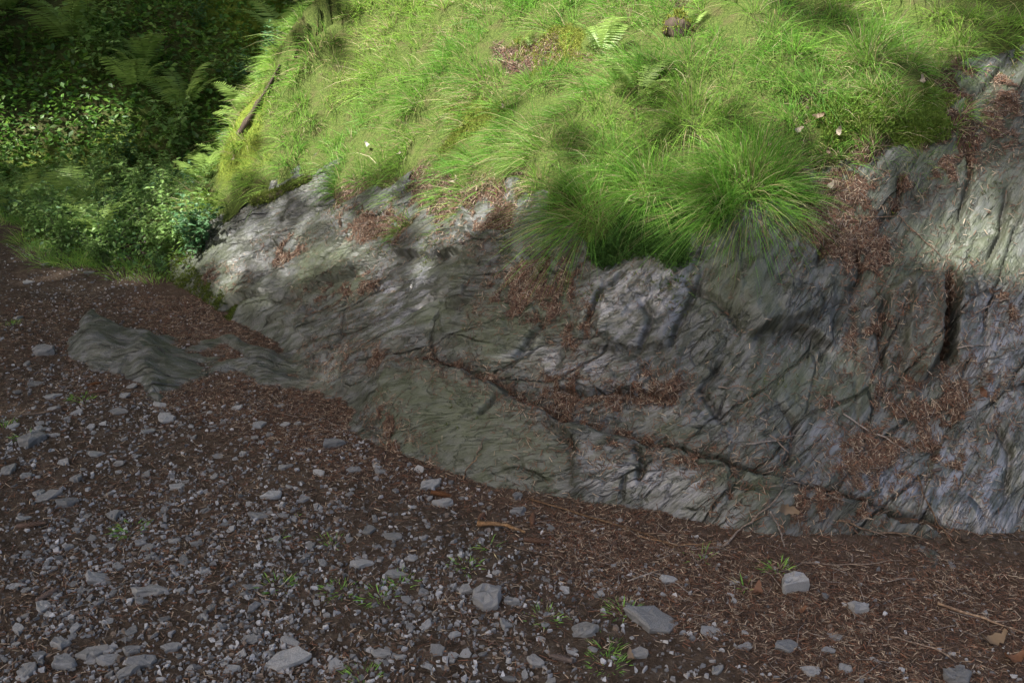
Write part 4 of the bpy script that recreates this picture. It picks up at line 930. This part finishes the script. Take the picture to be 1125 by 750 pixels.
for px, py, s, lab in NAMED:
    xy = on_plane(np.array([px]), np.array([py]))[0]; plant(xy[0], xy[1], gz_at(*xy), s, lab, 'leafy plants left of the outcrop')
cnt = 0
while cnt < 150:
    x = rng.uniform(-6.8, -1.2); y = rng.uniform(5.3, 9.5)
    fd = foot_d(np.array([x]), np.array([y]))[0]
    edge = 5.65 + .12 * math.sin(x * 4.1) + 1.05 * max(0, -2.7 - x)
    if fd > .25 or y < edge or x > -.5: continue
    z = max(gz_at(x, y), float(H(np.array([x]), np.array([y]))[0])) if fd > 0 else gz_at(x, y)
    plant(x, y, z, rng.uniform(.65, 1.25), 'leafy green plant within the dense undergrowth left of the outcrop', 'dense undergrowth plants'); cnt += 1
cnt = 0
while cnt < 80:                                              # plants climbing the left flank of the bank
    x = rng.uniform(-2.7, -.6); y = rng.uniform(5.6, 9.5); d_, s_, p_ = polydist(np.array([x]), np.array([y]), foot)
    if s_[0] < 0 or p_[0] > NOSE - .012 or d_[0] > .45 + .45 * (y - 5.6) or d_[0] > 1.5: continue
    plant(x, y, float(H(np.array([x]), np.array([y]))[0]), rng.uniform(.45, .9), 'pale leafy plant on the left flank of the grassy bank', 'plants on the left flank of the bank', [1, 3, 4][cnt % 3]); cnt += 1
for k, (x, y, L) in enumerate([(-2.2, 6.4, .4), (-2.0, 7.0, .45), (-1.8, 7.6, .45), (-2.3, 7.3, .45), (-1.9, 6.5, .3)]):
    fern((x, y, float(H(np.array([x]), np.array([y]))[0])), 8, L, 'sunlit fern among leafy plants on the left flank of the bank', 'ferns on the left flank', None, .6)
for k, (x, y, L) in enumerate([(-3.0, 6.3, .5), (-4.2, 7.5, .55), (-2.7, 7.2, .5), (-3.7, 7.4, .55), (-4.9, 8.4, .6), (-2.4, 8.2, .55), (-3.3, 8.8, .6), (-2.5, 6.6, .4), (-3.5, 6.9, .4)]):
    fern((x, y, gz_at(x, y)), 8, L, 'broad fern rising from the dense undergrowth left of the outcrop', 'ferns in the undergrowth', None, .6)
gl = []
for q in range(90):
    x = rng.uniform(-5, -2.2); y = 5.5 + .12 * math.sin(x * 4.1) + 1.05 * max(0, -2.7 - x) + abs(rng.normal(0, .3))
    if foot_d(np.array([x]), np.array([y]))[0] > -.03: continue
    gl.append(tuft_blades(np.array([x, y, gz_at(x, y)]), UP, 42, .08, rng.uniform(.12, .28), 5000 + q, .06, .6, .6, .003))
v, f, c = join(gl); tag(mesh_obj('grass', v, f, M['grass'], None, True, dict(col=c)), 'grass fringe between the path and the left undergrowth', 'grass', kind='stuff')

# bare root on the left edge, mossy root stub at the top
W = np.array([hit(px, py, [turf])[1] + np.array([0, 0, .008]) for px, py in [(262, 150), (276, 128), (288, 108), (300, 88)] if hit(px, py, [turf])])
if len(W) > 2:
    W = np.vstack([W, W[-1] + np.array([.05, .02, .09])]); V, Fs = tube(dense(W, 12) - W[0], .020, .007, 8, .2); o = mesh_obj('tree_root', V, Fs, M['bark']); o.location = W[0]; tag(o, 'dark bare root along the left edge of the bank', 'root')
def knob(px, py, r, name, lab, cat, n=900, col=(.16, .18, .03)):
    h_ = hit(px, py)
    if not h_: return
    g = np.random.default_rng(int(px)); t = empty(name, h_[1]); tag(t, lab, cat)
    k1 = 18; k2 = 10; V = []
    for i in range(k2 + 1):
        for j in range(k1):
            th_, ph = math.pi * i / k2, 2 * math.pi * j / k1; q = np.array([math.sin(th_) * math.cos(ph), math.sin(th_) * math.sin(ph), math.cos(th_) * .8])
            V.append(q * r * (1 + .28 * float(fbm(np.array([q[0] * 1.7 + px]), np.array([q[1] * 1.7 + q[2] * 2]), 7, 3)[0])))
    Fs = [(i * k1 + j, (i + 1) * k1 + j, (i + 1) * k1 + (j + 1) % k1, i * k1 + (j + 1) % k1) for i in range(k2) for j in range(k1)]
    V = np.array(V); mesh_obj('wood', V, Fs, M['bark'], t)
    ii = rng.integers(0, len(V), n); up = V[ii][:, 2] > -.2 * r; ii = ii[up]; nn = V[ii] / np.linalg.norm(V[ii], axis=1, keepdims=True)
    v, f, c = sprigs(V[ii] + rng.normal(0, .01, (len(ii), 3)), nn, .02, np.array(col) * rng.uniform(.6, 1.3, (len(ii), 1)), 5); o = mesh_obj('moss_cover', v, f, M['moss'], t, False, dict(col=c)); o['kind'] = 'stuff'
knob(322, 22, .13, 'tree_stump', 'brown mossy stump at the top of the left shoulder', 'stump'); knob(745, 32, .07, 'tree_stump', 'small reddish stump in the grass at the top', 'stump', 200)
# moss-covered ledge edge on the rock shoulder, built as an added bark tube
W = [hit(px, py) for px, py in [(277, 224), (298, 218), (320, 208), (343, 196)]]
W = np.array([w[1] + w[2] * .01 for w in W]); t = empty('mossy_ledge', W[0]); tag(t, 'short dark ledge edge padded with moss on the left rock shoulder', 'ledge edge')
V, Fs = tube(dense(W, 10) - W[0], .026, .02, 10, .05); mesh_obj('wood', V, Fs, M['bark'], t)
ii = rng.integers(0, len(V) - 10, 2600); tt = rng.random((2600, 1)); dn = dense(W, 10) - W[0]; cen = dn[ii // 10] * (1 - tt) + dn[ii // 10 + 1] * tt; VP = V[ii] * (1 - tt) + V[ii + 10] * tt; nn = VP - cen; nn /= np.linalg.norm(nn, axis=1, keepdims=True)
v, f, c = sprigs(VP + rng.normal(0, .008, (2600, 3)), nn, .014, np.array((.10, .13, .025)) * rng.uniform(.6, 1.3, (2600, 1)), 6); mesh_obj('moss_cover', v, f, M['moss'], t, False, dict(col=c))['kind'] = 'stuff'

# ------------------------------------------------------------------ far slope behind the undergrowth
bxs = np.arange(-16, 6.1, .16); bys = np.arange(7.2, 24, .16); BX, BY = np.meshgrid(bxs, bys, indexing='ij')
def bz(x, y):
    s = y - (8.6 + .22 * (x + 3)) ; return np.where(s > 0, .85 * s, 0) * 1.0 - .06 * (s <= 0) + (.30 * fbm(x * .6, y * .6, 200, 3) + .10 * fbm(x * 2, y * 2, 203, 3)) * sstep(0, 1.2, s)
BZ = bz(BX, BY); BF = grid_faces(*BX.shape)
c2, f2, a2 = compact(np.stack([BX, BY, BZ], -1).reshape(-1, 3), BF, dict(moss=sstep(0, .3, fbm(BX, BY, 207, 3)).ravel(), brown=(.5 * sstep(.0, .4, fbm(BX, BY, 209, 3))).ravel()))
tag(mesh_obj('far_slope', c2, f2, M['turf'], None, True, a2), 'dark overgrown forest slope in the background', kind='structure')
cnt = 0
while cnt < 60:
    x = rng.uniform(-9.5, -.8); y = rng.uniform(8.4, 14)
    if foot_d(np.array([x]), np.array([y]))[0] > .1: continue
    z = float(bz(np.array([x]), np.array([y]))[0])
    if z < -.02: z = gz_at(x, y)
    plant(x, y, z, rng.uniform(.9, 1.9), 'dim leafy plant on the shaded slope in the background', 'plants on the background slope'); cnt += 1
for k in range(34):
    x = rng.uniform(-9, -1.6); y = rng.uniform(9.2, 13.5)
    fern((x, y, max(0, float(bz(np.array([x]), np.array([y]))[0]))), 8, rng.uniform(.5, .85), 'dim fern on the shaded slope in the background', 'ferns on the background slope', None, .6)
# low leaf cover between the plants
def cover(n, fx, fy, ok, zf, sz, cols, name, lab):
    x = rng.uniform(*fx, n); y = rng.uniform(*fy, n); m = ok(x, y); x = x[m]; y = y[m]; n = len(x)
    z = zf(x, y) + rng.uniform(.02, 1, n) ** 1.5 * .28 * (.4 + np.clip(fbm(x * 1.5, y * 1.5, 230, 3) + .5, 0, 1.2))
    C0 = np.stack([x, y, z], 1); d = rng.normal(size=(n, 3)) * [1, 1, .45]; d /= np.linalg.norm(d, axis=1, keepdims=True); s_ = np.cross(d, UP + rng.normal(0, .5, (n, 3))); s_ /= np.linalg.norm(s_, axis=1, keepdims=True)
    L = sz * rng.uniform(.6, 1.3, (n, 1)); V = np.stack([C0, C0 + d * L * .45 - s_ * L * .3, C0 + d * L - UP * L * .15, C0 + d * L * .45 + s_ * L * .3], 1)
    c = cols[rng.integers(0, len(cols), n)] * rng.uniform(.7, 1.3, (n, 1))
    tag(mesh_obj(name, V.reshape(-1, 3), np.arange(4 * n).reshape(n, 4), M['leaf'], None, False, dict(col=np.repeat(np.column_stack([c, np.ones(n)]), 4, 0))), lab, 'ground cover', kind='stuff')
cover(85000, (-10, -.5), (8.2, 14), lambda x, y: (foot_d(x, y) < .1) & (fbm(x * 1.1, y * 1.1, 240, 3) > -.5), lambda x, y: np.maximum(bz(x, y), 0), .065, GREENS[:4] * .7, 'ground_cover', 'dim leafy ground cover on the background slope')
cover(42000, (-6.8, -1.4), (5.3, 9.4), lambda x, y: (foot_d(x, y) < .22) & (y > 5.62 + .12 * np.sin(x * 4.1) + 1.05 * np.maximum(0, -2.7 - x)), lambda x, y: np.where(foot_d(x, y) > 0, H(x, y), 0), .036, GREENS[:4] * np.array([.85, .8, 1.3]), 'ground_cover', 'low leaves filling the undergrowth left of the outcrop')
for k, (x, y, r, lean) in enumerate([(-6.6, 11.8, .14, .4), (-3.4, 12.6, .17, -.2)]):
    t = empty('forest_tree', (x, y, float(bz(np.array([x]), np.array([y]))[0]) - .2)); tag(t, ['slim dark tree trunk on the background slope nearer the left edge', 'thicker dark tree trunk on the background slope near the bank'][k], 'tree', 'trees of the background slope')
    V, Fs = tube(dense([(0, 0, 0), (lean * .3, 0, 2), (lean, .1, 6), (lean * 1.2, 0, 11)], 16), r * 1.3, r * .6, 10, .05); mesh_obj('trunk', V, Fs, M['bark'], t)
    n = 900; q = rng.normal(size=(n, 3)); q /= np.linalg.norm(q, axis=1, keepdims=True); q = q * rng.random((n, 1)) ** .4 * [2.0, 2.0, 2.6] + [lean, 0, 9.5]
    d = tang(np.tile(UP, (n, 1))); s = np.cross(d, UP + rng.normal(0, .5, (n, 3))); s /= np.linalg.norm(s, axis=1, keepdims=True); v, f, c = ribbons(q, d * .14, s * .2, 0, np.tile([.05, .09, .02, 1], (n, 1))); mesh_obj('crown', v, f, M['leaf'], t, False, dict(col=c))

# ------------------------------------------------------------------ forest trees beside and behind the path (unseen; crowns carved to place the shade)
LIT = [[(150, 296), (200, 210), (290, 50), (320, -60), (1200, -60), (1200, 40), (1180, 300), (1040, 300), (990, 235), (960, 205), (905, 235), (840, 245), (770, 225), (700, 245), (640, 235), (600, 230), (540, 245), (480, 300), (420, 332), (330, 342), (250, 350)],
       [(-60, 290), (-60, 160), (60, 135), (150, 110), (230, 60), (300, 0), (335, 0), (250, 130), (200, 230), (160, 300), (110, 312)]]
def in_lit(T):
    px, py = project(T); sd = inside(px + 22 * fbm(px * .02, py * .02, 210, 2), py + 22 * fbm(px * .02, py * .02, 213, 2), LIT[0])
    s2 = inside(px, py, LIT[1]); return sd, s2, px, py
TREES = [(-5.2, -4.6), (-9.0, -3.2), (-3.2, -8.2), (-9.8, 3.6), (-12.5, 3.2), (-12.6, 8.2), (-8.2, 6.0), (-16., 6.), (-1.2, -4.9)]
n = 90000
T = np.stack([rng.uniform(-13, 4.5, n), rng.uniform(.3, 17, n), np.zeros(n)], 1)
T[:, 2] = np.where(T[:, 1] < 9, np.where((T[:, 0] > -4) & (T[:, 1] > .5), np.maximum(Hq(T[:, 0], T[:, 1]), 0), 0), np.maximum(bz(T[:, 0], T[:, 1]), 0))
sd, s2, px, py = in_lit(T)
front = (T[:, 1] > 1) & (px > -250) & (px < 1400)
hill = (foot_d(T[:, 0], T[:, 1]) > -.05)
prob = np.full(n, .93)
gap = fbm(T[:, 0] * 1.6, T[:, 1] * 1.6, 220, 3)
ramp = .97 * (1 - sstep(-70, 22, sd))
ramp = np.where((px > 870) & (py < 60), np.maximum(ramp, .16), ramp); ramp = np.where((px > 960) & (py > 60), np.maximum(ramp, .24), ramp)
ramp = np.where((py > 120) & (px > 560) & (px < 800), np.maximum(ramp, .05), ramp)
dap = fbm(T[:, 0] * 2.2, T[:, 1] * 2.2, 225, 3); ramp = np.where((dap > .22) & (py < 215), np.maximum(ramp, .11), ramp)
ramp = np.where((px < 460) & (py > 205), np.maximum(ramp, .20 + .45 * sstep(262, 345, py)), ramp)
prob = np.where(front & hill, ramp, prob)
prob = np.where(front & ~hill & (s2 > -12) & (gap > -.2), np.where(py > 215, .3, .06), prob)
prob = np.where(front & (T[:, 1] > 9.4) & ~hill & (gap < .34), .97, prob)
kp = rng.random(n) < prob; T = T[kp]; n = len(T)  # keeps crown leaves by where their shadow falls, leaving chosen areas sunlit
zz = rng.uniform(6.5, 12.5, n); C = T + SUN[None] * ((zz - T[:, 2]) / SUN[2])[:, None]
own = np.argmin(np.linalg.norm(C[:, None, :2] - np.array(TREES)[None], axis=2), 1)
for k, (x, y) in enumerate(TREES):
    t = empty('spruce_tree', (x, y, 0)); tag(t, 'unseen tall forest tree beside the path, crown shaped to shade it', 'tree', 'shade trees outside the picture')
    V, Fs = tube(dense([(0, 0, -.2), (.05, 0, 3), (.1, .1, 8), (.1, .1, 14)], 18), .22, .05, 10, .04); mesh_obj('trunk', V, Fs, M['bark'], t)
    q = C[own == k] - np.array([x, y, 0])
    if len(q) == 0: continue
    m = len(q); d = tang(np.tile(UP, (m, 1))); s = np.cross(d, UP + rng.normal(0, .6, (m, 3))); s /= np.linalg.norm(s, axis=1, keepdims=True)
    v, f, c = ribbons(q, d * rng.uniform(.07, .13, (m, 1)), s * rng.uniform(.10, .18, (m, 1)), 0, np.tile([.05, .085, .025, 1], (m, 1)))
    mesh_obj('crown', v, f, M['leaf'], t, False, dict(col=c))
    for j in range(14):
        e_ = q[rng.integers(m)]; b0 = np.array([.1, .05, max(3, e_[2] - 1.5)]); V, Fs = tube([b0, (b0 + e_) / 2 + [0, 0, .2], e_], .05, .015, 5); mesh_obj('branch', V, Fs, M['bark'], t)
